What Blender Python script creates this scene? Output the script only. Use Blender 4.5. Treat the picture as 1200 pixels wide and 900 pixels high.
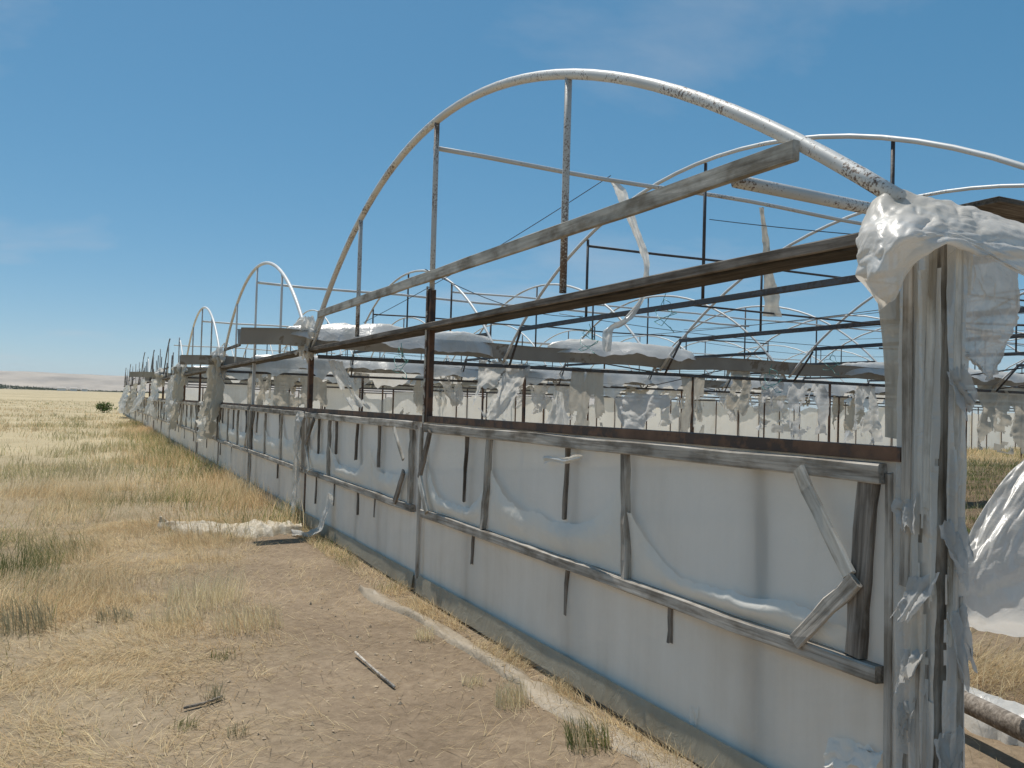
import bpy, math, random
import numpy as np
from mathutils import Matrix, Vector

for o in list(bpy.data.objects):
    bpy.data.objects.remove(o, do_unlink=True)
sc = bpy.context.scene
col = sc.collection
rng = np.random.default_rng(7)
random.seed(7)

# ------------------------------------------------------------------ camera
# world: X into the greenhouse, Y along its end wall, Z up; wall plane X = 0
CAM = np.array([-2.544, 0.0, 1.6]); FPX = 987.46
YAW, PITCH, ROLL = (math.radians(a) for a in (26.638, 1.463, 1.609))
fw = np.array([math.sin(YAW)*math.cos(PITCH), math.cos(YAW)*math.cos(PITCH), math.sin(PITCH)])
r0 = np.array([math.cos(YAW), -math.sin(YAW), 0.0]); u0 = np.cross(r0, fw)
rt = math.cos(ROLL)*r0 + math.sin(ROLL)*u0; up = -math.sin(ROLL)*r0 + math.cos(ROLL)*u0
cam = bpy.data.cameras.new('camera'); camo = bpy.data.objects.new('camera', cam); col.objects.link(camo)
cam.sensor_width = 36.0; cam.lens = 36.0*FPX/1200.0; cam.clip_start = 0.05; cam.clip_end = 30000
camo.matrix_world = Matrix(((rt[0], up[0], -fw[0], CAM[0]), (rt[1], up[1], -fw[1], CAM[1]),
                            (rt[2], up[2], -fw[2], CAM[2]), (0, 0, 0, 1)))
sc.camera = camo

def ray(px):
    return fw + (px[0]-600)/FPX*rt - (px[1]-450)/FPX*up
def atY(px, Y):
    v = ray(px); return CAM + v*(Y/v[1])
def atX(px, X):
    v = ray(px); return CAM + v*((X-CAM[0])/v[0])

# ------------------------------------------------------------------ world, sun
SUN_EL = math.radians(64); SUN_AZ = math.radians(-3)      # azimuth from +Y towards +X
w = bpy.data.worlds.new('World'); sc.world = w; w.use_nodes = True
nt = w.node_tree; nt.nodes.clear()
def N(t, **kw):
    n = nt.nodes.new(t)
    for k, v in kw.items(): setattr(n, k, v)
    return n
sky = N('ShaderNodeTexSky', sky_type='NISHITA', sun_disc=False)
sky.sun_elevation = SUN_EL; sky.sun_rotation = SUN_AZ; sky.altitude = 300
sky.air_density = 0.6; sky.dust_density = 0.2; sky.ozone_density = 0.9
tc = N('ShaderNodeTexCoord'); sep = N('ShaderNodeSeparateXYZ')
nt.links.new(tc.outputs['Generated'], sep.inputs[0])
# thin cloud: one layer over the whole dome, direction projected on a high plane
zc = N('ShaderNodeMath', operation='MAXIMUM'); zc.inputs[1].default_value = 0.0
nt.links.new(sep.outputs['Z'], zc.inputs[0])
za = N('ShaderNodeMath', operation='ADD'); za.inputs[1].default_value = 0.06
nt.links.new(zc.outputs[0], za.inputs[0])
dv = N('ShaderNodeVectorMath', operation='DIVIDE')
cb = N('ShaderNodeCombineXYZ')
for i in range(3): nt.links.new(za.outputs[0], cb.inputs[i])
nt.links.new(tc.outputs['Generated'], dv.inputs[0]); nt.links.new(cb.outputs[0], dv.inputs[1])
cn = N('ShaderNodeTexNoise'); cn.inputs['Scale'].default_value = 0.45; cn.inputs['Detail'].default_value = 9
cn.inputs['Roughness'].default_value = 0.58; cn.inputs['Distortion'].default_value = 0.3
mp = N('ShaderNodeMapping'); mp.inputs['Location'].default_value = (2.2, 7.4, 0.0)
nt.links.new(dv.outputs[0], mp.inputs[0]); nt.links.new(mp.outputs[0], cn.inputs['Vector'])
cr = N('ShaderNodeValToRGB'); cr.color_ramp.elements[0].position = 0.55; cr.color_ramp.elements[1].position = 0.72
cr.color_ramp.elements[1].color = (0.34, 0.34, 0.34, 1)
nt.links.new(cn.outputs['Fac'], cr.inputs[0])
hs = N('ShaderNodeHueSaturation'); hs.inputs['Saturation'].default_value = 1.84; hs.inputs['Value'].default_value = 1.36; hs.inputs['Hue'].default_value = 0.486
gm = N('ShaderNodeGamma'); gm.inputs['Gamma'].default_value = 0.52
nt.links.new(sky.outputs[0], gm.inputs[0]); nt.links.new(gm.outputs[0], hs.inputs['Color'])
mx = N('ShaderNodeMix', data_type='RGBA')
mx.inputs['B'].default_value = (3.6, 3.6, 3.7, 1)
nt.links.new(cr.outputs[0], mx.inputs['Factor']); nt.links.new(hs.outputs[0], mx.inputs['A'])
bg = N('ShaderNodeBackground'); bg.inputs['Strength'].default_value = 0.15
out = N('ShaderNodeOutputWorld')
nt.links.new(mx.outputs['Result'], bg.inputs['Color']); nt.links.new(bg.outputs[0], out.inputs['Surface'])

sl = bpy.data.lights.new('sun', 'SUN'); sl.energy = 3.8; sl.angle = math.radians(0.53); sl.color = (1.0, 0.95, 0.86)
so = bpy.data.objects.new('sun', sl); col.objects.link(so)
sdir = Vector((math.cos(SUN_EL)*math.sin(SUN_AZ), math.cos(SUN_EL)*math.cos(SUN_AZ), math.sin(SUN_EL)))
so.rotation_euler = sdir.to_track_quat('Z', 'Y').to_euler(); so.location = (0, 0, 30)
sc.view_settings.view_transform = 'Standard'; sc.view_settings.look = 'None'
sc.view_settings.exposure = 0.22; sc.view_settings.gamma = 1.0
sc.view_settings.use_curve_mapping = False

# ------------------------------------------------------------------ noise
def _hash(ix, iy, s):
    n = (ix.astype(np.int64)*374761393 + iy.astype(np.int64)*668265263 + s*1442695041) & 0x7fffffff
    n = ((n ^ (n >> 13))*1274126177) & 0x7fffffff
    return ((n ^ (n >> 16)) & 0xffff)/65535.0
def vnoise(x, y, s=0):
    x = np.asarray(x, float); y = np.asarray(y, float)
    ix = np.floor(x); iy = np.floor(y); fx = x-ix; fy = y-iy
    fx = fx*fx*(3-2*fx); fy = fy*fy*(3-2*fy)
    a = _hash(ix, iy, s); b = _hash(ix+1, iy, s); c = _hash(ix, iy+1, s); d = _hash(ix+1, iy+1, s)
    return (a*(1-fx)+b*fx)*(1-fy) + (c*(1-fx)+d*fx)*fy
def fbm(x, y, s=0, o=4):
    t = 0; a = .5; k = 1.0
    for i in range(o):
        t = t + a*vnoise(np.asarray(x)*k + 17.3*i, np.asarray(y)*k - 9.1*i, s+i); a *= .5; k *= 2.03
    return t/(1-.5**o)
def gh(x, y):
    """ground height"""
    x = np.asarray(x, float); y = np.asarray(y, float)
    d = np.hypot(x, y)
    near = np.clip((-x-.05)/1.2, 0, 1)
    near = np.where((x > .3), np.clip((x-.3)/1.5, 0, .6), near)
    z = near*((fbm(x*.35, y*.35, 3)-.5)*.16 + (fbm(x*2.1, y*2.1, 5)-.5)*.045)
    z = z + np.clip((-x-2.5)/8, 0, 1)*(fbm(x*.08, y*.06, 9)-.5)*.5*np.clip((y-10)/20, 0, 1)
    z = z + .0035*np.clip(d-110, 0, 2500)
    rows = np.clip((x-.9)/.6, 0, 1)*np.clip((y-3.2)/.6, 0, 1)*np.clip((26-y)/1, 0, 1)*np.clip((40-x)/2, 0, 1)
    z = z + rows*.075*(np.sin(y*2*np.pi/.9)*.5+.5)
    return z

# ------------------------------------------------------------------ materials
def mat(name):
    m = bpy.data.materials.new(name); m.use_nodes = True; t = m.node_tree; t.nodes.clear()
    def n(ty, **kw):
        q = t.nodes.new(ty)
        for k, v in kw.items():
            if k in q.inputs: q.inputs[k].default_value = v
            else: setattr(q, k, v)
        return q
    def l(a, b): t.links.new(a, b)
    o = n('ShaderNodeOutputMaterial')
    return m, n, l, o
def ramp(n, stops, interp='LINEAR'):
    r = n('ShaderNodeValToRGB'); e = r.color_ramp.elements; r.color_ramp.interpolation = interp
    while len(e) < len(stops): e.new(.5)
    for q, (p, c) in zip(e, stops):
        q.position = p; q.color = (c[0], c[1], c[2], 1) if len(c) == 3 else c
    return r
def objvec(n, l, scale, gen='Object'):
    tcn = n('ShaderNodeTexCoord'); oi = n('ShaderNodeObjectInfo')
    ml = n('ShaderNodeVectorMath', operation='MULTIPLY'); ml.inputs[1].default_value = scale
    l(tcn.outputs[gen], ml.inputs[0])
    sc_ = n('ShaderNodeMath', operation='MULTIPLY'); sc_.inputs[1].default_value = 57.0
    l(oi.outputs['Random'], sc_.inputs[0])
    ad = n('ShaderNodeVectorMath', operation='ADD')
    l(ml.outputs[0], ad.inputs[0]); l(sc_.outputs[0], ad.inputs[1])
    return ad, oi

def wood(name, c0, c1, c2, rough=.85, bump=.5):
    m, n, l, o = mat(name)
    v, oi = objvec(n, l, (2.2, 55, 55)); v2, _ = objvec(n, l, (3, 6, 6))
    n1 = n('ShaderNodeTexNoise', Scale=1.0, Detail=7, Roughness=.65); l(v.outputs[0], n1.inputs['Vector'])
    n2 = n('ShaderNodeTexNoise', Scale=1.2, Detail=5, Roughness=.6); l(v2.outputs[0], n2.inputs['Vector'])
    r1 = ramp(n, [(.28, c0), (.5, c1), (.72, c2)]); l(n1.outputs['Fac'], r1.inputs[0])
    r2 = ramp(n, [(.36, (.42, .38, .33)), (.55, (1, 1, 1)), (.75, (1.15, 1.12, 1.08))]); l(n2.outputs['Fac'], r2.inputs[0])
    mu = n('ShaderNodeMix', data_type='RGBA', blend_type='MULTIPLY'); mu.inputs['Factor'].default_value = .85
    l(r1.outputs[0], mu.inputs['A']); l(r2.outputs[0], mu.inputs['B'])
    hv = n('ShaderNodeHueSaturation'); mr = n('ShaderNodeMapRange'); mr.inputs['To Min'].default_value = .8; mr.inputs['To Max'].default_value = 1.22
    l(oi.outputs['Random'], mr.inputs['Value']); l(mr.outputs[0], hv.inputs['Value']); l(mu.outputs['Result'], hv.inputs['Color'])
    b = n('ShaderNodeBsdfPrincipled', Roughness=rough); l(hv.outputs[0], b.inputs['Base Color'])
    b.inputs['Specular IOR Level'].default_value = .25
    bm = n('ShaderNodeBump', Strength=bump, Distance=.006); l(n1.outputs['Fac'], bm.inputs['Height']); l(bm.outputs[0], b.inputs['Normal'])
    l(b.outputs[0], o.inputs[0]); return m
M = {}
M['wood'] = wood('weathered_wood', (.17, .148, .122), (.45, .405, .35), (.64, .60, .54))
M['wood_dark'] = wood('dark_weathered_wood', (.07, .06, .05), (.20, .172, .145), (.36, .32, .28))
M['wood_shaded'] = wood('shade_darkened_wood', (.03, .026, .022), (.07, .06, .05), (.13, .112, .095))  # shade under the eaves beam, put into its wood colour
M['wood_pale'] = wood('pale_fresh_wood', (.38, .35, .30), (.60, .57, .51), (.74, .71, .65))

def metal(name, paint, rust, thr, rough=.5, scale=22):
    m, n, l, o = mat(name)
    v, oi = objvec(n, l, (1, 1, 1))
    n1 = n('ShaderNodeTexNoise', Scale=scale, Detail=8, Roughness=.68); l(v.outputs[0], n1.inputs['Vector'])
    n0 = n('ShaderNodeTexNoise', Scale=2.3, Detail=3); l(v.outputs[0], n0.inputs['Vector'])
    ad = n('ShaderNodeMath', operation='MULTIPLY_ADD'); ad.inputs[1].default_value = .55
    l(n0.outputs['Fac'], ad.inputs[0]); l(n1.outputs['Fac'], ad.inputs[2])
    f = ramp(n, [(thr-.03, (0, 0, 0)), (thr+.03, (1, 1, 1))]); l(ad.outputs[0], f.inputs[0])
    rc = ramp(n, [(.3, tuple(a*.45 for a in rust)), (.65, rust)]); l(n1.outputs['Fac'], rc.inputs[0])
    pc = ramp(n, [(.35, tuple(a*.78 for a in paint)), (.65, paint)]); l(n0.outputs['Fac'], pc.inputs[0])
    mxn = n('ShaderNodeMix', data_type='RGBA'); l(f.outputs[0], mxn.inputs['Factor']); l(pc.outputs[0], mxn.inputs['A']); l(rc.outputs[0], mxn.inputs['B'])
    b = n('ShaderNodeBsdfPrincipled', Roughness=rough); l(mxn.outputs['Result'], b.inputs['Base Color'])
    bm = n('ShaderNodeBump', Strength=.35, Distance=.002); l(f.outputs[0], bm.inputs['Height']); l(bm.outputs[0], b.inputs['Normal'])
    l(b.outputs[0], o.inputs[0]); return m
M['pipe'] = metal('chipped_white_paint', (.70, .69, .66), (.17, .11, .075), .885, .45, 70)
M['pipe_speckled'] = metal('rust_speckled_paint', (.66, .645, .61), (.20, .13, .09), .80, .5, 95)
M['pipe_clean'] = metal('white_paint', (.76, .76, .74), (.25, .2, .16), .95, .45, 60)
M['steel'] = metal('rusty_brown_steel', (.095, .062, .047), (.20, .105, .06), .74, .7, 9)
M['steel_grey'] = metal('dull_grey_steel', (.09, .09, .095), (.075, .055, .045), .80, .6)
M['galv'] = metal('dirty_galvanised_sheet', (.34, .335, .315), (.22, .19, .155), .88, .6, 7)
M['cream_post'] = metal('flaking_cream_paint', (.55, .50, .42), (.15, .08, .05), .80, .6, 14)
M['wire'] = metal('dark_wire', (.08, .08, .085), (.05, .04, .04), .9)

def film(name, clean, dirt, trans=.45, gloss=.10, wr=.5, scale=5.0, rough=.32, clear=0.0, streak=0.0):
    """old polythene: milky, creased, dusty; part of the light goes through"""
    m, n, l, o = mat(name)
    v, oi = objvec(n, l, (1, 1, 1)); vs, _ = objvec(n, l, (3.0, 3.0, .22))
    n1 = n('ShaderNodeTexNoise', Scale=scale*.35, Detail=7, Roughness=.62, Distortion=.6); l(v.outputs[0], n1.inputs['Vector'])
    n2 = n('ShaderNodeTexNoise', Scale=scale*1.6, Detail=5, Roughness=.55, Distortion=.9); l(v.outputs[0], n2.inputs['Vector'])
    n3 = n('ShaderNodeTexNoise', Scale=scale*1.2, Detail=6, Roughness=.6); l(vs.outputs[0], n3.inputs['Vector'])
    f = n('ShaderNodeMix'); f.inputs['Factor'].default_value = streak; l(n1.outputs['Fac'], f.inputs['A']); l(n3.outputs['Fac'], f.inputs['B'])
    c = ramp(n, [(.33, clean), (.52, tuple(.6*a+.4*b for a, b in zip(clean, dirt))), (.72, dirt)]); l(f.outputs['Result'], c.inputs[0])
    a1 = n('ShaderNodeMath', operation='SUBTRACT'); a1.inputs[1].default_value = .5; l(n2.outputs['Fac'], a1.inputs[0])
    a2 = n('ShaderNodeMath', operation='ABSOLUTE'); l(a1.outputs[0], a2.inputs[0])
    bm = n('ShaderNodeBump', Strength=wr, Distance=.03); l(a2.outputs[0], bm.inputs['Height'])
    d = n('ShaderNodeBsdfDiffuse'); tr = n('ShaderNodeBsdfTranslucent'); g = n('ShaderNodeBsdfGlossy', Roughness=rough)
    g.inputs['Color'].default_value = (.9, .9, .9, 1)
    for s_ in (d, tr): l(c.outputs[0], s_.inputs['Color'])
    for s_ in (d, tr, g): l(bm.outputs[0], s_.inputs['Normal'])
    m1 = n('ShaderNodeMixShader'); m1.inputs[0].default_value = trans; l(d.outputs[0], m1.inputs[1]); l(tr.outputs[0], m1.inputs[2])
    fr = n('ShaderNodeLayerWeight', Blend=.35); mm = n('ShaderNodeMath', operation='MULTIPLY'); mm.inputs[1].default_value = gloss*2.2
    l(fr.outputs['Fresnel'], mm.inputs[0])
    m2 = n('ShaderNodeMixShader'); l(mm.outputs[0], m2.inputs[0]); l(m1.outputs[0], m2.inputs[1]); l(g.outputs[0], m2.inputs[2])
    if clear:
        tp = n('ShaderNodeBsdfTransparent'); m3 = n('ShaderNodeMixShader'); m3.inputs[0].default_value = clear
        l(m2.outputs[0], m3.inputs[1]); l(tp.outputs[0], m3.inputs[2]); m2 = m3
    l(m2.outputs[0], o.inputs[0]); return m
M['film_lining'] = film('grey_milky_film', (.95, .91, .84), (.80, .75, .67), .40, .03, .30, 2.2, .35, .04, .25)
M['film_skirt'] = film('dusty_film', (.95, .885, .79), (.72, .64, .535), .38, .03, .30, 2.0, .4, .03, .35)
M['film_strip'] = film('dusty_beige_film', (.44, .365, .27), (.27, .215, .15), .2, .02, .5, 9, .5)
M['film_torn'] = film('torn_white_film', (.95, .92, .86), (.85, .81, .73), .35, .04, .35, 4, .36, .05, .3)
M['film_white'] = film('white_crinkled_film', (.84, .83, .80), (.66, .62, .54), .45, .09, .55, 5, .36, .07, .3)
M['film_cover'] = film('crinkled_cover_film', (.82, .80, .765), (.62, .585, .51), .46, .05, .40, 5, .42, .06)
M['film_beige'] = film('beige_weathered_film', (.64, .59, .50), (.47, .42, .34), .40, .06, .5, 4, .4, .06, .5)
M['film_hem'] = film('mud_stained_film', (.42, .385, .30), (.25, .215, .15), .25, .05, .4, 4, .45, 0, .4)
M['film_heap'] = film('cream_weathered_film', (.74, .65, .50), (.42, .35, .25), .25, .02, .55, 7, .5)
M['film_clear'] = film('shiny_crinkled_film', (.74, .735, .72), (.58, .555, .51), .50, .05, .5, 4, .40, .12)
M['twine'] = film('teal_twine', (.12, .42, .38), (.10, .30, .28), .2, .05, .2)

def concrete():
    m, n, l, o = mat('stained_concrete')
    v, oi = objvec(n, l, (1, 1, 1))
    n1 = n('ShaderNodeTexNoise', Scale=1.8, Detail=8, Roughness=.7); l(v.outputs[0], n1.inputs['Vector'])
    n2 = n('ShaderNodeTexNoise', Scale=60, Detail=5); l(v.outputs[0], n2.inputs['Vector'])
    r = ramp(n, [(.3, (.20, .185, .15)), (.5, (.34, .325, .28)), (.7, (.42, .40, .35))]); l(n1.outputs['Fac'], r.inputs[0])
    b = n('ShaderNodeBsdfPrincipled', Roughness=.9); l(r.outputs[0], b.inputs['Base Color'])
    bm = n('ShaderNodeBump', Strength=.3, Distance=.004); l(n2.outputs['Fac'], bm.inputs['Height']); l(bm.outputs[0], b.inputs['Normal'])
    l(b.outputs[0], o.inputs[0]); return m
M['concrete'] = concrete()

def ground_mat():
    m, n, l, o = mat('dry_dirt_and_straw')
    g = n('ShaderNodeNewGeometry')
    n1 = n('ShaderNodeTexNoise', Scale=.55, Detail=8, Roughness=.62); l(g.outputs['Position'], n1.inputs['Vector'])
    n2 = n('ShaderNodeTexNoise', Scale=14, Detail=8, Roughness=.7); l(g.outputs['Position'], n2.inputs['Vector'])
    n3 = n('ShaderNodeTexNoise', Scale=.035, Detail=7, Roughness=.6); l(g.outputs['Position'], n3.inputs['Vector'])
    soil = ramp(n, [(.28, (.13, .095, .063)), (.5, (.27, .205, .142)), (.72, (.43, .335, .235))])
    md = n('ShaderNodeMix'); md.inputs['Factor'].default_value = .48
    l(n1.outputs['Fac'], md.inputs['A']); l(n2.outputs['Fac'], md.inputs['B']); l(md.outputs['Result'], soil.inputs[0])
    straw = ramp(n, [(.3, (.24, .215, .125)), (.44, (.40, .33, .205)), (.55, (.52, .43, .275)), (.68, (.60, .51, .345))])
    n4 = n('ShaderNodeTexNoise', Scale=.30, Detail=8, Roughness=.68); l(g.outputs['Position'], n4.inputs['Vector'])
    ms3 = n('ShaderNodeMix'); ms3.inputs['Factor'].default_value = .55; l(n3.outputs['Fac'], ms3.inputs['A']); l(n4.outputs['Fac'], ms3.inputs['B'])
    ms4 = n('ShaderNodeMix'); ms4.inputs['Factor'].default_value = .35; l(ms3.outputs['Result'], ms4.inputs['A']); l(n2.outputs['Fac'], ms4.inputs['B'])
    l(ms4.outputs['Result'], straw.inputs[0])
    # the stubble field starts some metres out and west of the trodden strip
    at = n('ShaderNodeAttribute'); at.attribute_name = 'cover'
    mk = n('ShaderNodeMix', data_type='RGBA'); l(at.outputs['Fac'], mk.inputs['Factor'])
    l(soil.outputs[0], mk.inputs['A']); l(straw.outputs[0], mk.inputs['B'])
    ab = n('ShaderNodeAttribute'); ab.attribute_name = 'bed'
    bed = n('ShaderNodeMix', data_type='RGBA', blend_type='MULTIPLY'); bed.inputs['B'].default_value = (.55, .52, .48, 1)
    l(ab.outputs['Fac'], bed.inputs['Factor']); l(mk.outputs['Result'], bed.inputs['A'])
    b = n('ShaderNodeBsdfPrincipled', Roughness=.95); b.inputs['Specular IOR Level'].default_value = .1
    l(bed.outputs['Result'], b.inputs['Base Color'])
    bm = n('ShaderNodeBump', Strength=.8, Distance=.03); l(n2.outputs['Fac'], bm.inputs['Height']); l(bm.outputs[0], b.inputs['Normal'])
    l(b.outputs[0], o.inputs[0]); return m
M['ground'] = ground_mat()

def leafy(name, trans=.35):
    m, n, l, o = mat(name)
    at = n('ShaderNodeAttribute'); at.attribute_name = 'Col'
    d = n('ShaderNodeBsdfDiffuse'); t_ = n('ShaderNodeBsdfTranslucent')
    l(at.outputs['Color'], d.inputs['Color']); l(at.outputs['Color'], t_.inputs['Color'])
    ms = n('ShaderNodeMixShader'); ms.inputs[0].default_value = trans
    l(d.outputs[0], ms.inputs[1]); l(t_.outputs[0], ms.inputs[2]); l(ms.outputs[0], o.inputs[0]); return m
M['grass'] = leafy('dry_grass_blades', .45)
M['leaf'] = leafy('bush_leaves', .3)

def plain(name, c, rough=.9, var=.35, scale=.02):
    m, n, l, o = mat(name)
    g = n('ShaderNodeNewGeometry')
    n1 = n('ShaderNodeTexNoise', Scale=scale, Detail=7, Roughness=.62); l(g.outputs['Position'], n1.inputs['Vector'])
    r = ramp(n, [(.3, tuple(a*(1-var) for a in c)), (.7, tuple(a*(1+var) for a in c))]); l(n1.outputs['Fac'], r.inputs[0])
    b = n('ShaderNodeBsdfPrincipled', Roughness=rough); l(r.outputs[0], b.inputs['Base Color'])
    l(b.outputs[0], o.inputs[0]); return m
M['hill'] = plain('dry_hill_slopes', (.42, .35, .27), .95, .35, .004)
M['plaster'] = plain('white_plaster', (.7, .68, .64), .9, .1, .4)
M['rooft'] = plain('pale_roof', (.52, .46, .40), .9, .2, .6)
M['clod'] = plain('dry_clods', (.46, .36, .25), .95, .3, 9)
M['bark'] = plain('bark', (.12, .09, .06), .9, .3, 6)

# ------------------------------------------------------------------ builders
def link(o, parent=None):
    col.objects.link(o)
    if parent is not None: o.parent = parent
    return o
def thing(name, label, cat, loc=(0, 0, 0), group=None):
    o = bpy.data.objects.new(name, None); o.location = loc; o.empty_display_size = .2
    col.objects.link(o); tag(o, label, cat, group); return o
def tag(o, label, cat, group=None):
    o['label'] = label; o['category'] = cat
    if group: o['group'] = group
    return o
def ploc(parent):
    return np.array(parent.location)+ploc(parent.parent) if parent is not None else np.zeros(3)
def mesh(name, V, F, m, parent=None, smooth=False, origin=None):
    V = np.asarray(V, float)
    if parent is not None: off = ploc(parent)
    elif origin is not None: off = np.asarray(origin, float)
    else: off = np.array([V[:, 0].mean(), V[:, 1].mean(), V[:, 2].min()])
    me = bpy.data.meshes.new(name)
    me.from_pydata((V-off).tolist(), [], [tuple(int(i) for i in f) for f in F])
    me.materials.append(M[m])
    if smooth: me.polygons.foreach_set('use_smooth', [True]*len(me.polygons))
    me.update()
    o = bpy.data.objects.new(name, me); link(o, parent)
    if parent is None: o.location = off
    return o
def plank(name, a, b, sy, sz, m, parent=None, upv=(0, 0, 1), jit=.004, ch=.004, seg=None):
    """a board from a to b; sy is its width across, sz its height along upv; its length is the local X axis"""
    a = np.asarray(a, float); b = np.asarray(b, float); d = b-a; L = np.linalg.norm(d); x = d/L
    z = np.asarray(upv, float); z = z - x*(z@x)
    if np.linalg.norm(z) < 1e-4: z = np.array([1.0, 0, 0]); z = z - x*(z@x)
    z /= np.linalg.norm(z); y = np.cross(z, x)
    seg = seg or max(2, min(14, int(L/.35)))
    c = min(ch, sy*.3, sz*.3); hy, hz = sy/2, sz/2
    prof = [(-hy+c, -hz), (hy-c, -hz), (hy, -hz+c), (hy, hz-c), (hy-c, hz), (-hy+c, hz), (-hy, hz-c), (-hy, -hz+c)]
    V = []; F = []
    wy = rng.normal(0, jit, seg+1); wz = rng.normal(0, jit, seg+1)
    for i in range(seg+1):
        t = (i/seg-.5)*L
        for k, (py, pz) in enumerate(prof):
            j = rng.normal(0, jit*.35, 2)
            e = rng.normal(0, jit*1.2) if i in (0, seg) else 0
            V.append((t+e, py+wy[i]*.6+j[0], pz+wz[i]*.6+j[1]))
    for i in range(seg):
        for k in range(8):
            k2 = (k+1) % 8; F.append((i*8+k, i*8+k2, i*8+8+k2, i*8+8+k))
    F.append(tuple(range(7, -1, -1))); F.append(tuple(seg*8+k for k in range(8)))
    me = bpy.data.meshes.new(name); me.from_pydata(V, [], F); me.materials.append(M[m]); me.update()
    o = bpy.data.objects.new(name, me); link(o, parent)
    Mx = Matrix(((x[0], y[0], z[0], 0), (x[1], y[1], z[1], 0), (x[2], y[2], z[2], 0), (0, 0, 0, 1)))
    o.rotation_euler = Mx.to_euler(); o.location = (a+b)/2 - ploc(parent)
    return o
def tube(name, pts, r, m, parent=None, n=8, wob=0.0, cap=True, origin=None):
    P = np.asarray(pts, float)
    if wob: P = P + rng.normal(0, wob, P.shape)
    T = np.gradient(P, axis=0); T /= np.linalg.norm(T, axis=1)[:, None]
    ref = np.array([0, 0, 1.0]) if abs(T[0][2]) < .9 else np.array([1.0, 0, 0])
    if np.any(np.abs(T @ ref) > .95): ref = np.array([1.0, 0.02, 0])
    V = []
    for p, t in zip(P, T):
        s = np.cross(t, ref); s /= np.linalg.norm(s); q = np.cross(s, t)
        for k in range(n):
            a = 2*math.pi*k/n; V.append(p + r*(math.cos(a)*s+math.sin(a)*q))
    F = []
    for i in range(len(P)-1):
        for k in range(n):
            k2 = (k+1) % n; F.append((i*n+k, i*n+k2, (i+1)*n+k2, (i+1)*n+k))
    if cap: F.append(tuple(range(n-1, -1, -1))); F.append(tuple((len(P)-1)*n+k for k in range(n)))
    return mesh(name, V, F, m, parent, True, origin)
def sheet(name, G, m, parent=None, keep=None, smooth=True):
    """G: grid (nu, nv, 3)"""
    nu, nv = G.shape[:2]; V = G.reshape(-1, 3); F = []
    for i in range(nu-1):
        for j in range(nv-1):
            if keep is None or keep[i, j]:
                F.append((i*nv+j, i*nv+j+1, (i+1)*nv+j+1, (i+1)*nv+j))
    return mesh(name, V, F, m, parent, smooth)
seedc = [100]
def ns():
    seedc[0] += 7; return seedc[0]
def line(a, b, k): return [np.asarray(a, float)*(1-t)+np.asarray(b, float)*t for t in np.linspace(0, 1, k)]
def curtain(name, p0, p1, length, m, parent=None, gt=1.0, gb=1.0, amp=.04, folds=5, rag=.35, sag=0.0, lean=(0, 0), nu=60, nv=44, torn=False):
    """a hanging piece of film: top edge p0-p1, folds down it, ragged hem"""
    s = ns(); p0 = np.asarray(p0, float); p1 = np.asarray(p1, float)
    d = p1-p0; h = np.array([d[1], -d[0], 0]); h /= (np.linalg.norm(h)+1e-9)
    u = np.linspace(0, 1, nu)[:, None]; v = np.linspace(0, 1, nv)[None, :]
    g = gt*(1-v)+gb*v
    uu = .5+(u-.5)*g + .06*(fbm(v*3+u*0, u*2+v*0, s)-.5)
    L = length*(1-rag*fbm(u*5+v*0, u*0+v*0+3.3, s+1, 3))
    off = amp*(np.sin(2*np.pi*folds*u + 4*fbm(u*2+v*0, v*2.5+u*0, s+2))*(.35+.65*v) + 2.2*(fbm(u*6+v*1.5, v*5+u*0, s+3)-.5))
    G = p0 + uu[..., None]*d + off[..., None]*h
    G[..., 2] -= v*L + sag*np.sin(np.pi*np.clip(uu, 0, 1))*(1-.5*v) - .03*(fbm(u*8, v*8, s+4)-.5)
    G[..., 0] += lean[0]*v**1.3; G[..., 1] += lean[1]*v**1.3
    keep = None
    if torn:
        q = fbm(u*4+v*1.0, v*3.2+u*0, s+9, 4)
        keep = (q < .60-.16*v+.10*(1-v))[:-1, :-1]
    return sheet(name, G, m, parent, keep)
def strip(name, pts, widths, m, side, parent=None, amp=.02, nv=7, k=10):
    """a long rag along a polyline, 'side' is its width direction"""
    s = ns(); P = np.asarray(pts, float); t0 = np.linspace(0, 1, len(P)); nu = (len(P)-1)*k+1; t = np.linspace(0, 1, nu)
    C = np.stack([np.interp(t, t0, P[:, i]) for i in range(3)], 1)
    for _ in range(3): C[1:-1] = (C[:-2]+2*C[1:-1]+C[2:])/4
    W = np.interp(t, t0, widths)*(.75+.5*fbm(t*nu*.18, t*0, s))
    side = np.asarray(side, float); side /= np.linalg.norm(side)
    nrm = np.cross(np.gradient(C, axis=0), side); nrm /= (np.linalg.norm(nrm, axis=1)[:, None]+1e-9)
    v = np.linspace(-.5, .5, nv)
    G = C[:, None, :] + (W[:, None]*v[None, :])[..., None]*side
    o_ = amp*2*(fbm(t[:, None]*nu*.22+0*v, v[None, :]*5+t[:, None]*0, s+3)-.5) + amp*.8*np.sin(v*9+t[:, None]*nu*.1)
    G = G + o_[..., None]*nrm[:, None, :]
    return sheet(name, G, m, parent)

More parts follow.
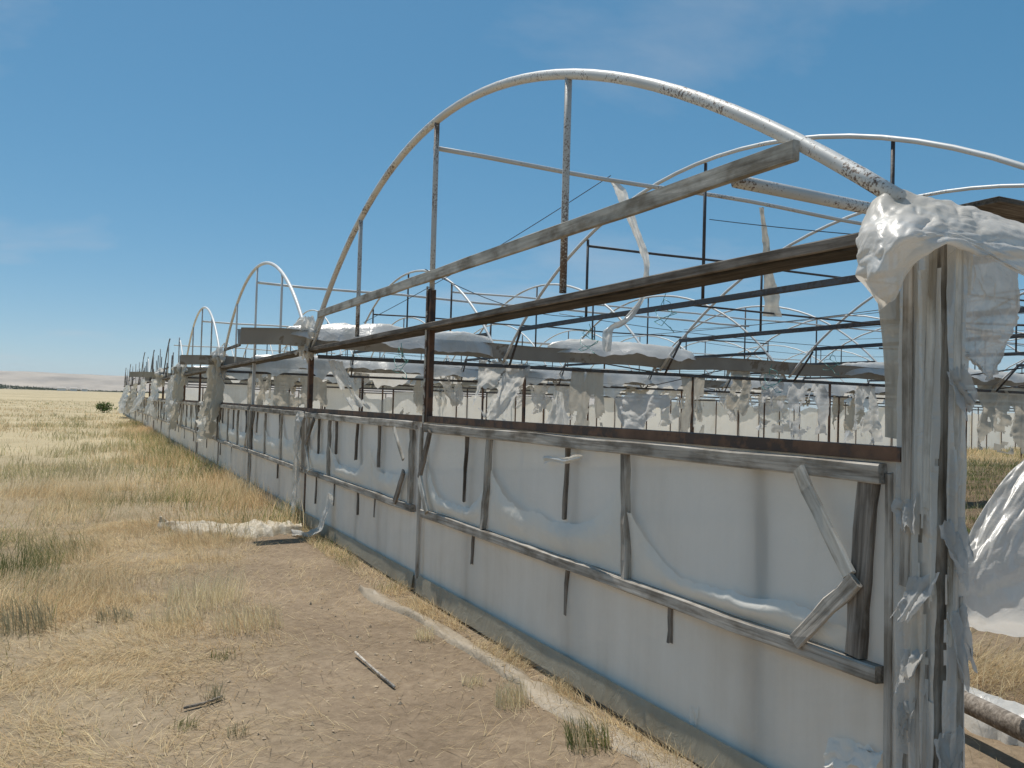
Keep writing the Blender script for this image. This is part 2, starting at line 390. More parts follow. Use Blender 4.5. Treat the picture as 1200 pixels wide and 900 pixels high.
# ------------------------------------------------------------------ terrain
def axis(lo, hi, n, k):
    a = np.sinh(np.linspace(-1, 1, n)*k)/math.sinh(k)
    return np.where(a < 0, -a*lo, a*hi)
gx = axis(-7000, 7000, 301, 9.2) - 1.2; gy = axis(-3000, 7000, 301, 9.0)+7
GX, GY = np.meshgrid(gx, gy, indexing='ij'); GZ = gh(GX, GY)
V = np.stack([GX, GY, GZ], -1).reshape(-1, 3)
n1_, n2_ = GX.shape
idx = np.arange(n1_*n2_).reshape(n1_, n2_)
F = np.stack([idx[:-1, :-1], idx[1:, :-1], idx[1:, 1:], idx[:-1, 1:]], -1).reshape(-1, 4)
ground = mesh('ground', V, F, 'ground', None, True, (0, 0, 0)); ground['kind'] = 'structure'
def cover(x, y):
    """how grassy the ground is: bare and trodden beside the near wall, stubble beyond"""
    e = 1.6*(fbm(x*.5, y*.5, 21)-.5)
    xb = np.interp(y, [2, 4, 6, 8, 9.5, 11, 14, 20, 40], [-2.0, -1.9, -1.75, -1.5, -1.1, -.45, -.2, -.1, 0])
    c = np.clip(.5 + (xb + e - x)*.9, 0, 1)
    c = c*np.where(x > .2, 0, 1)
    inside = np.clip((x-.2)/.5, 0, 1)*(.05+.75*np.clip((y-17)/5, 0, 1))
    return np.maximum(np.maximum(c, inside), np.clip((np.hypot(x, y)-30)/30, 0, 1)*np.where((x > 0) & (y < 26.5) & (x < 45), 0, 1))
def ground_cover(x, y):
    return cover(x, y)*np.where(x > 0, 1, .30+.70*np.clip((np.hypot(x, y)-11)/16, 0, 1))
ca = ground.data.attributes.new('cover', 'FLOAT', 'POINT')
ca.data.foreach_set('value', ground_cover(V[:, 0], V[:, 1]).astype(np.float32))

ba = ground.data.attributes.new('bed', 'FLOAT', 'POINT')      # dug, damper soil of the beds
bx, by = V[:, 0], V[:, 1]
ba.data.foreach_set('value', (np.clip((bx-1.5)/1, 0, 1)*np.clip((by-3.6)/1, 0, 1)*np.clip((19-by)/2, 0, 1)*np.clip((40-bx)/2, 0, 1)).astype(np.float32))

# far ridge
def ridge():
    xs = np.linspace(-6200, 3500, 120); prof = []
    V = []; F = []
    nd = 9
    for i, x in enumerate(xs):
        hh = 104 + 44*(float(fbm(x*.0011, 0.3, 31))-.4) + 10*(float(fbm(x*.006, 2.3, 33))-.5) - .0022*x
        for j in range(nd):
            t = j/(nd-1); y = 4300 + 1400*t + 200*float(fbm(x*.001, 5.0, 40))
            z = 2 + hh*math.sin(min(1, t*1.25)*math.pi/2) + (14*float(fbm(x*.004, t*5, 36))-7)*t*(1-t)*3
            V.append((x, y, z))
    for i in range(len(xs)-1):
        for j in range(nd-1): F.append((i*nd+j, (i+1)*nd+j, (i+1)*nd+j+1, i*nd+j+1))
    o = mesh('hills', V, F, 'hill', None, True, (0, 0, 0)); o['kind'] = 'structure'
ridge()

# ------------------------------------------------------------------ greenhouse
GUT = [1.95, 10.90, 19.05, 27.05, 35.10, 43.10, 51.10, 59.10, 67.10, 75.10]
ZB, ZC = 2.27, 4.03           # arch foot, crown
BIG = (-2.04e-4, -1.03e-3, -8.04e-2, 8.1e-3, 3.990)      # the big near arch is a little lopsided
def arch_z(y, y0, y1, rise=ZC-ZB, zb=ZB):
    if y0 < 3 and zb == ZB: return float(np.polyval(BIG, y-6.5))
    h = (y1-y0)/2; c = (y0+y1)/2; R = (h*h+rise*rise)/(2*rise)
    return zb + math.sqrt(max(R*R-(y-c)**2, 0)) - (R-rise)
def arch_pts(X, y0, y1, k=36, t0=0, t1=1, rise=ZC-ZB, zb=ZB, wobx=.0):
    h = (y1-y0)/2; R = (h*h+rise*rise)/(2*rise); th = math.asin(min(1, h/R)); c = (y0+y1)/2
    P = []
    for t in np.linspace(t0, t1, k):
        a = -th+2*th*t; P.append((X+wobx*math.sin(t*3), c+R*math.sin(a), zb-(R-rise)+R*math.cos(a)))
    return P

bay_labels = [
 'nearest arched end bay of the greenhouse, with the big chipped white pipe arch',
 'second arched end bay, its slim white arch standing left of the big near arch',
 'third arched end bay, small white arch left of the second one',
 'fourth end bay of the wall, narrow bare arch beyond the third white arch',
 'fifth end bay of the wall, seen edge-on beyond the fourth narrow arch',
 'sixth end bay of the wall, far along the film wall',
 'seventh end bay of the wall, third from the far end',
 'eighth end bay of the wall, second from the far end',
 'farthest end bay at the very end of the film wall']

def lining(parent, y0, y1, z0, z1, x, m, name, amp=.012, nu=None, nv=14, hole=None):
    s = ns(); nu = nu or max(8, int((y1-y0)/.10))
    u = np.linspace(0, 1, nu)[:, None]; v = np.linspace(0, 1, nv)[None, :]
    Y = y0+(y1-y0)*u+0*v; Z = z0+(z1-z0)*v+0*u
    e = np.sin(np.pi*v)**.6
    X = x + amp*2*e*(fbm(Y*1.6, Z*1.3, s)-.5) + amp*.6*e*np.sin(Y*5+3*fbm(Y*.7, Z*2, s+2))
    return sheet(name, np.stack([X, Y, Z], -1), m, parent)
def torn(parent, y0, y1, z0, z1, x, depth, m='film_white', left=.8, right=.8, name='torn_film'):
    """outer film torn out in a U: what is left hangs along the bottom rail and the studs"""
    s = ns(); nu = 70; nv = 14
    u = np.linspace(0, 1, nu); a = np.abs(2*u-1)
    sh = np.where(u < .5, left, right)
    top = depth + (sh-depth)*np.clip((a-.35)/.6, 0, 1)**2.2 + .10*(fbm(u*5, u*0, s)-.5) + .07*np.abs(fbm(u*17, u*0+2, s+4)-.5)
    top = np.clip(top, .03, .97)
    v = np.linspace(0, 1, nv)[None, :]
    Z = z0+(z1-z0)*top[:, None]*v; Y = y0+(y1-y0)*u[:, None]+0*v
    curl = .085*v**5*(fbm(u*6, u*0+7, s+1)[:, None]**1.5)
    belly = (.018+.030*fbm(u*3, u*0+9, s+5))[:, None]*(1-(2*u-1)**4)[:, None]*np.sin(np.pi*v**1.4)
    X = x - .004 - curl*.5 - belly - .022*(fbm(Y*6, Z*6, s+2)-.35)*np.sin(np.pi*np.clip(v, 0, 1))
    return sheet(name, np.stack([X, Y, Z], -1), m, parent)

def angle_post(name, x, y, z0, z1, parent, m='steel', w=.06, t=.007, m2=None):
    """an angle-iron post"""
    V = []; prof = [(0, 0), (0, -w), (t, -w), (t, -t), (w, -t), (w, 0)]
    for z in (z0, z1):
        for px, py in prof: V.append((x+px, y+w/2+py, z))
    F = [(i, (i+1) % 6, 6+(i+1) % 6, 6+i) for i in range(6)] + [(5, 4, 3, 2, 1, 0), (6, 7, 8, 9, 10, 11)]
    o = mesh(name, V, F, m, parent)
    return o

for b in range(9):
    y0, y1 = GUT[b], GUT[b+1]; yc = (y0+y1)/2
    T = thing('greenhouse_end_bay', bay_labels[b], 'greenhouse', (0, yc, 0), 'arched end bays along the wall')
    near = b < 3
    rise = (ZC-ZB) if b == 0 else 1.62
    yb0 = y0+.06; yb1 = y1-.02
    if b == 0: yb0 = y0+.02
    # arch pipe
    if b >= 3:      # crown gone on the far ones, limbs left standing
        if b in (3, 5): tube('arch_limb', arch_pts(0, yb0, yb1, 14, .0, .22, rise), .022, 'pipe_clean', T, 6)
        if b != 6: tube('arch_limb', arch_pts(0, yb0, yb1, 18, .58+.14*rng.random(), 1, rise), .022, 'steel_grey', T, 6)  # far limb grey against a white near limb: its shade is in the colour
        for q in range(4):
            yq = y0+1+rng.random()*6; tube('bare_post', line((0, yq, 2.2), (.02*rng.normal(), yq+.05*rng.normal(), 2.7+.6*rng.random()), 2), .02, 'steel_grey', T, 6)
    else:
        PA = arch_pts(0, yb0, yb1, 44, 0, 1, rise)
        if b == 0: PA = [(0, q[1], arch_z(q[1], yb0, yb1)) for q in arch_pts(0, 2.05, yb1, 44, 0, 1, rise)]
        tube('arch', PA, .032 if b == 0 else .026, 'pipe_clean' if b else 'pipe', T, 10)
    ups = {0: [4.42, 6.62, 8.80], 1: [12.9, 15.08, 17.2], 2: [21.0, 23.0, 25.0]}.get(b, [y0+2, yc, y1-2])
    zt = 2.69
    for i, yu in enumerate(ups):
        ztop = arch_z(yu, yb0, yb1, rise)-.02
        if b >= 3 and i == 1: ztop = 3.1
        if b == 0 and i == 1: continue
        tube('upright', line((0, yu, ZB+.02), (0, yu, ztop), 4), .023 if b == 0 else .018, 'pipe_speckled' if b != 1 else 'pipe_clean', T, 8)
    # centre post, down to the sill
    ym = ups[1]
    if b == 0:
        tube('upright', line((0, ym, 2.55), (0, ym, arch_z(ym, yb0, yb1, rise)-.02), 4), .024, 'pipe_speckled', T, 8)
        angle_post('post', -.025, ym, 1.44, 2.56, T, 'steel', .075, .008)
        plank('post_cover_strip', (-.035, ym+.02, 1.40), (-.035, ym+.015, 2.58), .008, .032, 'cream_post', T, upv=(0, 1, 0), jit=.001, ch=.001)
    else:
        angle_post('post', -.02, ym, .12, 2.3, T, 'steel' if b != 1 else 'pipe', .055)
    plank('post_batten', (-.038, ym+(.06 if b == 0 else 0), .14), (-.034, ym+(.05 if b == 0 else 0), 1.40), .02, .045, 'wood', T, upv=(0, 1, 0), jit=.003)
    # tie board across the arch, eaves beam
    if b == 0:
        hy = 2.50
        plank('tie_board', (-.045, 2.50, 2.655), (-.045, 10.36, 2.655), .035, .085, 'wood_pale', T, jit=.003)
        tube('short_strut', line((0, 10.30, 2.63), (-.02, 10.82, 2.20), 3), .022, 'pipe', T, 8)
    else:
        plank('tie_board', (-.03, y1-2.6, 2.60+.03*rng.random()), (-.03, y1-.5, 2.6), .03, .06, 'wood_dark', T)
    plank('eaves_beam', (.045, y0+.02, 2.235), (.045, y1-.06, 2.235), .17, .05, 'wood_shaded', T, jit=.004)
    plank('eaves_batten', (-.052, y0+.05, 2.245), (-.052, y1-.10, 2.24), .02, .045, 'wood_dark', T, jit=.003)
    # sill: brown steel angle on a timber rail
    plank('steel_sill', (.01, y0+.06, 1.468), (.01, y1-.03, 1.468), .06, .052, 'steel', T, jit=.001, ch=.002)
    # concrete curb
    plank('concrete_curb', (.055, y0-.04, .06), (.055, y1-.05, .06), .16, .17, 'concrete', T, jit=.006, ch=.012, seg=14)
    # framed film panels: two per bay
    halves = [(y0+.10, ym-.12), (ym+.14, y1-.07)]
    if b == 0: halves = [(2.09, ym-.07), (ym+.24, 10.84)]
    for hI, (a, c) in enumerate(halves):
        near_ = (b == 0)
        zt_, zb_ = 1.405, .69
        off = rng.normal(0, .006)
        plank('top_rail', (-.03, a-.02, zt_+off), (-.03, c+.04, zt_+off+rng.normal(0, .006)), .05, .07, 'wood', T, jit=.004, ch=.006, seg=12)
        plank('bottom_rail', (-.03, a-.02, zb_+rng.normal(0, .005)), (-.03, c+.04, zb_+rng.normal(0, .008)), .05, .062, 'wood', T, jit=.004, ch=.006, seg=12)
        if b == 0: studs = [[2.16, 3.66, 5.38], [ym+.30, 9.72, 10.78]][hI]
        else:
            k = 4; studs = [a+.04+(c-a-.08)*i/(k-1)+(rng.normal(0, .05) if 0 < i < k-1 else 0) for i in range(k)]
        for sI, ys in enumerate(studs):
            tl = rng.normal(0, .018)
            wide = .075 if (b == 0 and (sI == 0)) else .05
            mm = 'wood' if rng.random() < .75 else 'wood_dark'
            plank('stud', (-.026, ys+tl, zb_+.035), (-.026, ys-tl, zt_-.036), .038, wide, mm, T, upv=(0, 1, 0), jit=.005, ch=.006, seg=7)
        # corner braces
        if b < 4:
            dd = .34
            zm = (zt_+zb_)/2+.03
            def br(ya, za, yb, zb2, m_, wd=.05, x=-.034):
                plank('brace', (x, ya, za), (x, yb, zb2), .022, wd, m_, T, upv=(0, 1, .2), jit=.003, ch=.004, seg=5)
            if b == 0 and hI == 0:
                br(2.44, 1.385, 2.185, 1.02, 'wood_pale', .055, -.062)
                br(2.155, 1.01, 2.44, .715, 'wood', .062, -.062)
                br(6.40, 1.37, 6.62, .97, 'wood_dark', .06, -.062)
                br(6.60, .98, 6.42, .715, 'wood_pale', .065, -.064)
            elif b == 0:
                br(7.30, 1.37, 7.02, 1.10, 'wood_pale', .03, -.066)
                br(7.00, 1.00, 7.22, .71, 'wood_dark', .06, -.062)
                br(10.35, 1.37, 10.72, 1.05, 'wood_dark', .06, -.062)
                br(10.74, 1.02, 10.50, .71, 'wood_pale', .05, -.064)
            else:
                if rng.random() < .85: br(a+dd, zt_-.03, a+.05, zm, 'wood_dark')
                if rng.random() < .6: br(a+.06, zm-.02, a+dd, zb_+.03, 'wood')
                if rng.random() < .85: br(c-dd, zt_-.03, c-.05, zm, 'wood_dark')
                if rng.random() < .5: br(c-.06, zm-.02, c-dd, zb_+.03, 'wood_pale')
        # grey inner film, still whole
        la, lb = ((y0+.02, ym+.02) if hI == 0 else (ym-.02, y1-.0)) if b else ((2.00, ym+.02) if hI == 0 else (ym-.02, 10.9))
        FL = lining(T, la, lb, zb_-.06, zt_+.05, .012+.006*hI, 'film_lining', 'film_lining', .020 if b == 0 else .03)
        # what is left of the outer film
        edges = list(studs)
        if b == 0: edges = [[2.16, 3.66, 5.38, 6.60], [ym+.30, 8.1, 9.72, 10.78]][hI]
        for e0, e1 in zip(edges[:-1], edges[1:]):
            if b == 0:
                dep = {3.66: .30, 2.16: .16, 5.38: .20}.get(e0, .2+.15*rng.random())
                lf = {2.16: .12, 3.66: .70, 5.38: .5}.get(e0, .6); rr = {2.16: .55, 3.66: .62, 5.38: .62}.get(e0, .5)
            else: dep, lf, rr = .15+.35*rng.random(), .4+.5*rng.random(), .4+.5*rng.random()
            if b < 6 and rng.random() < (1.0 if b == 0 else .8):
                torn(FL, e0+.015, e1-.015, zb_+.025, zt_-.03, -.002, dep, 'film_torn', lf, rr)
        # dark inner studs showing through slits in the film
        nsl = 3
        slits = ([2.75, 4.30, 5.78] if hI == 0 else [7.9, 8.65, 9.5, 10.3]) if b == 0 else [a+(c-a)*(i+.5+rng.normal(0, .1))/nsl for i in range(nsl)]
        for k_, ys in enumerate(slits):
            if not (b == 0 and hI == 0 and k_ == 0) and (b == 0 or rng.random() < .75):
                z_lo = .85+.18*rng.random(); tl = .02*rng.normal()
                plank('inner_stud', (-.006, ys+tl, z_lo), (-.006, ys, zt_-.035), .03, .022, 'wood_dark', T, upv=(0, 1, 0), jit=.003, ch=.004, seg=4)
            ys2 = ys + (.25 if b == 0 and hI == 0 else rng.normal(0, .06))
            if b == 0 and hI == 0: ys2 = [3.28, 4.25, 5.6][k_]
            zt2 = .668
            if b == 0 or rng.random() < .6: plank('inner_stud', (-.010, ys2+.01*rng.normal(), zt2-.14-.2*rng.random()), (-.010, ys2, zt2-.005), .028, .024, 'wood_dark', T, upv=(0, 1, 0), jit=.003, ch=.004, seg=3)
        for ys in (slits if b < 3 else []):
            wd_ = .07+.05*rng.random(); ys3 = ys-.03-.05*rng.random()
            plank('backing_post', (.060, ys3, .14), (.060, ys3+.02*rng.normal(), 1.43), .04, wd_, 'wood_dark', T, upv=(0, 1, 0), jit=.003, seg=3)
        # lower film skirt
        FS = lining(T, la, lb, .135, zb_-.02, -.006-.005*hI, 'film_skirt', 'film_skirt', .014 if b == 0 else .02)
        # fold of film hanging over the curb
        s = ns(); nu = max(10, int((c-a)/.09)); u = np.linspace(0, 1, nu)[:, None]; v = np.linspace(0, 1, 5)[None, :]
        Y = (a-.1)+(c-a+.2)*u+0*v
        Z = .165-(.11+.05*fbm(Y*1.3, Y*0, s))*v
        X = -.034-.014*(fbm(Y*3, Z*6, s+1))*v-.016*v
        if b < 5: sheet('film_hem', np.stack([X, Y, Z], -1), 'film_hem', T)
    if b == 0:
        # small flaps of torn film low on the panel next to the corner
        curtain('film_flap', (-.018, 2.30, .40), (-.018, 2.06, .43), .13, 'film_torn', T, amp=.012, folds=1, rag=.8, nu=18, nv=10, lean=(-.03, 0))
        curtain('film_flap', (-.016, 3.12, .24), (-.016, 3.05, .25), .16, 'film_torn', T, amp=.008, folds=1, rag=.6, gb=.3, nu=10, nv=8)
        strip('film_flap', [(-.03, 4.55, 1.27), (-.05, 4.42, 1.29), (-.06, 4.25, 1.285), (-.07, 4.12, 1.31), (-.08, 4.02, 1.33)], [.05, .03, .03, .04, .02], 'film_white', (0, .1, 1), T, .01)

# gutters between the spans
def channel(name, y, x0, x1, zb, m, parent, wb=.13, wt=.26, hh=.19, sag=.03):
    k = max(8, int((x1-x0)/.5)); t = .008; V = []
    prof = [(-wt/2-.03, hh), (-wt/2, hh), (-wb/2, 0), (wb/2, 0), (wt/2, hh), (wt/2+.03, hh),
            (wt/2+.03, hh-t), (wt/2+t, hh-t), (wb/2+t*.5, -t), (-wb/2-t*.5, -t), (-wt/2-t, hh-t), (-wt/2-.03, hh-t)]
    for i in range(k+1):
        x = x0+(x1-x0)*i/k; dz = sag*math.sin(i*1.3)*.4+rng.normal(0, .006); dy = rng.normal(0, .006)
        for py, pz in prof: V.append((x, y+py+dy, zb+pz+dz))
    n = len(prof); F = []
    for i in range(k):
        for j in range(n): j2 = (j+1) % n; F.append((i*n+j, i*n+j2, (i+1)*n+j2, (i+1)*n+j))
    F.append(tuple(range(n-1, -1, -1))); F.append(tuple(k*n+j for j in range(n)))
    return mesh(name, V, F, m, parent)
gl = {1: 'long dirty grey gutter between the first and second span, sticking out past the wall',
      2: 'gutter between the second and third span, its grey end jutting out over the field',
      3: 'third gutter from the near corner, above the pale film partition',
      4: 'fourth gutter line, small dark end poking out far along the wall',
      5: 'fifth gutter line, far along the wall, sixth post row from the corner'}
for i in range(0, 6):
    y = GUT[i]; xmax = {0: 14, 1: 34, 2: 34, 3: 40, 4: 24, 5: 24}[i]
    lab = gl.get(i, 'edge gutter under the white plastic at the near corner')
    T = thing('gutter_row', lab, 'gutter', (0, y, 0), 'gutter rows between spans')
    x0 = {0: 1.0, 1: -.90, 2: -.85, 3: -.3, 4: -1.2, 5: -.2}[i]
    channel('gutter', y, x0, xmax, 2.285 if i else 1.97, 'galv', T)
    plank('gutter_beam', (.10 if i else .95, y, 2.165 if i else 1.92), (xmax, y, 2.165 if i else 1.92), .06, .05, 'steel_grey', T, jit=.002, ch=.002, seg=14)
    k = 1
    for j in range(int(xmax/3.08)):
        xp = .03+3.08*(j+1)
        angle_post('post', xp, y, 0.0, 2.14, T, 'steel', .055)
    if i > 0: angle_post('end_post', -.02, y, .10, 2.16, T, 'steel', .075)

# inner bare arch frames, one per span and row
ordn = ['first', 'second', 'third', 'fourth', 'fifth', 'sixth', 'seventh', 'eighth', 'ninth', 'tenth']
spn = ['nearest', 'second', 'third', 'fourth', 'fifth']
def frame(b, k):
    X = 2.75*k; y0, y1 = GUT[b]+.05, GUT[b+1]-.05
    T = thing('arch_frame', 'bare pipe arch inside the %s span, %s row in from the end wall' % (spn[b], ordn[k-1]), 'arch frame', (X, (y0+y1)/2, 0), 'bare arch frames inside the greenhouse')
    lo = k > 4 or b > 2
    zb = 2.22; rise = ZC-zb
    tube('arch', arch_pts(X, y0, y1, 16 if lo else 32, 0, 1, rise, zb, rng.normal(0, .04)), .020, 'pipe_clean' if (b+k) % 4 else 'pipe', T, 6 if lo else 8)
    h = (y1-y0)/2; R = (h*h+rise*rise)/(2*rise); hy = math.sqrt(R*R-(2.66-zb+R-rise)**2); c = (y0+y1)/2
    plank('tie_bar', (X, c-hy, 2.66+rng.normal(0, .015)), (X, c+hy, 2.66+rng.normal(0, .015)), .04, .055, 'steel_grey', T, jit=.002, ch=.002, seg=6)
    for yu in (c-2.1, c+.05, c+2.2):
        if rng.random() < .12: continue
        tube('upright', line((X, yu, 2.66), (X, yu, arch_z(yu, y0, y1, rise, zb)-.015), 2), .016, 'steel_grey', T, 6)
    if rng.random() < .7:
        sg = rng.choice((-1, 1)); tube('diagonal_brace', line((X, c+sg*(h-.1), 2.2), (X, c+sg*1.6*rng.random(), 2.66), 2), .012, 'steel_grey', T, 5)
    if k > 1 and rng.random() < .8:
        yq = c+rng.uniform(-3, 3); tube('wind_brace', line((X, yq, 2.64), (X-2.75, yq+rng.uniform(-1.5, 1.5), 2.64), 2), .011, 'steel_grey', T, 5)
    for sgn in (-1, 1):
        tube('stub_strut', line((X, c+sgn*(hy-.02), 2.64), (X+.08, c+sgn*(h-.03), 2.16), 2), .018, 'pipe' if sgn < 0 else 'steel_grey', T, 6)  # near strut pale, far strut dark: lit and shaded sides given by colour
for b in range(5):
    for k in range(1, [9, 10, 9, 6, 4][b]):
        frame(b, k)

# ridge pipes along the spans
def ridge_pipe(y, z, x0, x1, r, m, lab):
    s = ns(); xs = np.linspace(x0, x1, 14)
    P = [(x, y+.02*math.sin(x*1.1+s), z+.012*math.sin(x*2+s)) for x in xs]
    tag(tube('ridge_pipe', P, r, m, None, 8), lab, 'pipe', 'pipes running along the spans')
ridge_pipe(6.66, 3.76, .0, 5.6, .021, 'pipe', 'thin pipe running from the centre upright of the big arch to the second inner arch')
ridge_pipe(2.92, 2.63, .03, 5.6, .032, 'pipe', 'thick flaking white pipe under the right end of the tie board')
ridge_pipe(15.0, 3.60, .0, 11.1, .022, 'pipe_clean', 'long white pipe running through the top of the second arch')
ridge_pipe(23.0, 3.55, .0, 11.1, .022, 'pipe_clean', 'white pipe running through the top of the third arch')
ridge_pipe(31.0, 3.35, .0, 5.6, .02, 'pipe_clean', 'thin pale pipe over the fourth end bay, just left of the third arch')

# wires
def wire(a, b, sag, lab):
    a = np.array(a, float); b = np.array(b, float); P = []
    for t in np.linspace(0, 1, 14):
        q = a*(1-t)+b*t; q[2] -= sag*4*t*(1-t); P.append(q)
    tag(tube('wire', P, .004, 'wire', None, 5), lab, 'wire', 'thin wires strung between the frames')
wire((1.75, 6.62, 3.78), (.6, 10.6, 2.62), .05, 'thin dark wire slanting down left from the hanging film strip')
wire((0.0, 6.8, 2.75), (2.75, 8.7, 2.7), .12, 'thin wire sagging behind the lower tie board')
wire((2.75, 6.4, 3.45), (2.75, 2.6, 2.55), .03, 'thin wire below the second arch slanting down right to the corner plastic')
for i, (x, z) in enumerate(((4.1, 2.75), (5.5, 2.95), (7.2, 3.0), (9.0, 3.0))):
    wire((x, 2.0, z), (x+.5, 10.9, z-.05), .10, ['nearest', 'second', 'third', 'farthest'][i]+' of the level wires crossing the nearest span in front of the sky')

for i in range(14):
    yb = GUT[i % 3]+rng.uniform(.8, 7.2); zz = rng.uniform(2.45, 2.95); xa = rng.uniform(1.5, 8)
    wire((xa, yb, zz), (xa+rng.uniform(5, 14), yb+rng.uniform(-1.5, 1.5), zz+rng.uniform(-.25, .2)), rng.uniform(.03, .2),
         '%s of the thin wires running down the %s span among the roof bars' % (ordn[i//3], spn[i % 3]))
for i, (y, z, x0, x1) in enumerate(((8.6, 3.55, 2.75, 16.5), (12.8, 3.45, 2.75, 19), (17.2, 3.45, 2.75, 13.8), (21.0, 3.4, 2.75, 19), (25.0, 3.4, 2.75, 16.5))):
    ridge_pipe(y, z, x0, x1, .016, 'pipe_clean' if i % 2 else 'steel_grey', 'thin roof pipe inside the %s span, %s side' % (spn[(0, 1, 1, 2, 2)[i]], ('far', 'near', 'far', 'near', 'far')[i]))
# film partition two spans back and the end of the house
def partition(y, x0, x1, lab, ztop=1.98):
    T = thing('film_partition', lab, 'partition', (x0, y, 0))
    n_ = int((x1-x0)/1.15)
    for j in range(n_+1):
        angle_post('post', x0+j*1.15, y-.05, .0, ztop+.08, T, 'steel', .05)
    plank('top_rail', (x0, y-.03, ztop+.05), (x1, y-.03, ztop+.05), .05, .05, 'steel_grey', T, seg=12, jit=.002)
    for j in range(n_):
        if rng.random() < .1: continue
        s = ns(); u = np.linspace(0, 1, 8)[:, None]; v = np.linspace(0, 1, 10)[None, :]
        X = x0+(j+u)*1.15+0*v; tp = ztop-(.12*fbm(X*1.7, X*0, s) if rng.random() < .6 else .5*fbm(X*2.2, X*0, s))
        Z = .25*rng.random()**2+(tp)*v; Y = y+.05*(fbm(X*2, Z*2, s)-.5)
        sheet('film_panel', np.stack([X, Y+0*Z, Z], -1), 'film_white' if rng.random() < .55 else 'film_lining', T)
partition(27.05, .8, 46, 'pale film partition with dark posts deep inside the greenhouse')
partition(43.1, 1.2, 20, 'farther film partition glimpsed past the third span', 2.0)

# ------------------------------------------------------------------ film left on the gutters
def gutter_film(i, x0, x1, lab, m='film_white', wdt=.34, lump=.16, hang=.12, side=0):
    y = GUT[i]; s = ns(); nu = max(30, int((x1-x0)/.07)); nv = 19
    u = np.linspace(0, 1, nu)[:, None]; v = np.linspace(-1, 1, nv)[None, :]
    X = x0+(x1-x0)*u+0*v; env = np.sin(np.pi*np.clip(u, .0, 1))**.35
    W = wdt*(.55+.9*fbm(X*1.1, X*0, s))
    Y = y+W*v*env+.10*(fbm(X*.9, X*0+4, s+1)-.5)+side
    Z = 2.485+lump*env*(1-np.abs(v)**1.6)*(.25+1.5*fbm(X*1.3, v*1.2, s+2)) - hang*np.clip(np.abs(v)-.45, 0, 1)*2.4*(.2+1.8*fbm(X*1.9, v*0+np.sign(v), s+3)**2) + .05*(fbm(X*7, v*6, s+4)-.5)
    o = sheet('film_on_gutter', np.stack([X, Y, Z], -1), m)
    tag(o, lab, 'plastic sheet', 'torn film lying along the gutters'); return o
gutter_film(1, -.35, 2.6, 'white film bunched on the near end of the first long gutter')
gutter_film(1, 3.5, 6.2, 'white film lying on the first long gutter right of the hanging grey strip', lump=.13)
gutter_film(1, 9.5, 16, 'white film heaped on the first long gutter beside the corner post', lump=.10)
gutter_film(2, .6, 6.5, 'long white film sagging from the second gutter behind the centre post', 'film_white', .42, .14, .30)
gutter_film(2, 7.2, 13, 'crumpled white film on the second gutter in the middle distance', 'film_white', .45, .16, .34)
gutter_film(2, 13.6, 22, 'bright crumpled film far along the second gutter left of the corner strip', 'film_white', .5, .16, .30)
gutter_film(3, .2, 9, 'film scraps along the third gutter near its end', 'film_white', .4, .14, .26)
gutter_film(3, 10, 34, 'film scraps far inside along the third gutter', 'film_white', .4, .14, .30)
# standing roll of film caught on a post of the second row
tag(curtain('film_bundle', (8.2, 8.25, 2.98), (8.9, 8.25, 3.0), .75, 'film_beige', None, amp=.06, folds=2, rag=.2), 'beige film bundle snagged on the inner tie bars against the sky', 'plastic sheet')
tag(strip('film_scrap', [(7.6, 8.3, 2.78), (8.2, 8.2, 3.0), (8.9, 8.2, 3.03), (9.6, 8.15, 2.85)], [.25, .3, .3, .15], 'film_white', (.2, 1, 0), None, .05), 'white film scrap draped over a far tie bar near the corner plastic', 'plastic sheet')

# ------------------------------------------------------------------ hanging film inside, on the gutter beams
def hang(i, xa, xb, zt, length, m, lab, **kw):
    o = curtain('hanging_film', (xa, GUT[i]+kw.pop('dy', 0), zt), (xb, GUT[i]+kw.pop('dy2', .03), zt-.06*rng.random()), length, m, None, torn=True, **kw)
    return tag(o, lab, 'plastic sheet', 'film hanging from the gutter beams')
hang(1, 3.92, 4.50, 2.19, 1.35, 'film_beige', 'grey-beige film strip hanging from the first gutter beam, left of centre', amp=.03, folds=3, gb=1.25, rag=.1)
hang(1, 3.45, 3.95, 1.85, 1.1, 'film_white', 'white film flaring out left beneath the grey-beige strip', amp=.05, folds=3, gt=.3, gb=1.3, rag=.15)
hang(1, 4.75, 5.6, 1.85, 1.0, 'film_clear', 'crumpled shiny film slumped right of the grey-beige strip', amp=.12, folds=2, gt=1.3, gb=.8, rag=.3)
hang(1, 5.95, 6.45, 2.17, 1.4, 'film_beige', 'narrow beige film hanging beside a brown post of the first gutter', amp=.03, folds=2, rag=.15)
hang(1, 8.3, 9.2, 2.15, 1.35, 'film_clear', 'milky film curtain left of the brown post nearest the corner strip', amp=.07, folds=4, rag=.2)
hang(1, 9.6, 10.6, 2.15, 1.3, 'film_white', 'white film curtain just left of the corner strip', amp=.08, folds=4, gt=.7, rag=.35)
hang(1, 13.4, 15.0, 2.3, 1.5, 'film_beige', 'beige film hanging at the right edge behind the corner post', amp=.10, folds=3, rag=.2)
hang(1, .10, .55, 2.15, .75, 'film_white', 'white film slanting down beside the second end post', amp=.04, folds=2, gt=.4, gb=.6, lean=(.35, 0), rag=.3)
hang(2, .55, 1.05, 2.15, .95, 'film_beige', 'grey film curtain seen through the opening of the second bay, left one', amp=.06, folds=3, rag=.1)
hang(2, 1.1, 2.3, 2.15, .95, 'film_beige', 'brownish film curtain seen through the opening of the second bay, right one', amp=.07, folds=4, rag=.1)
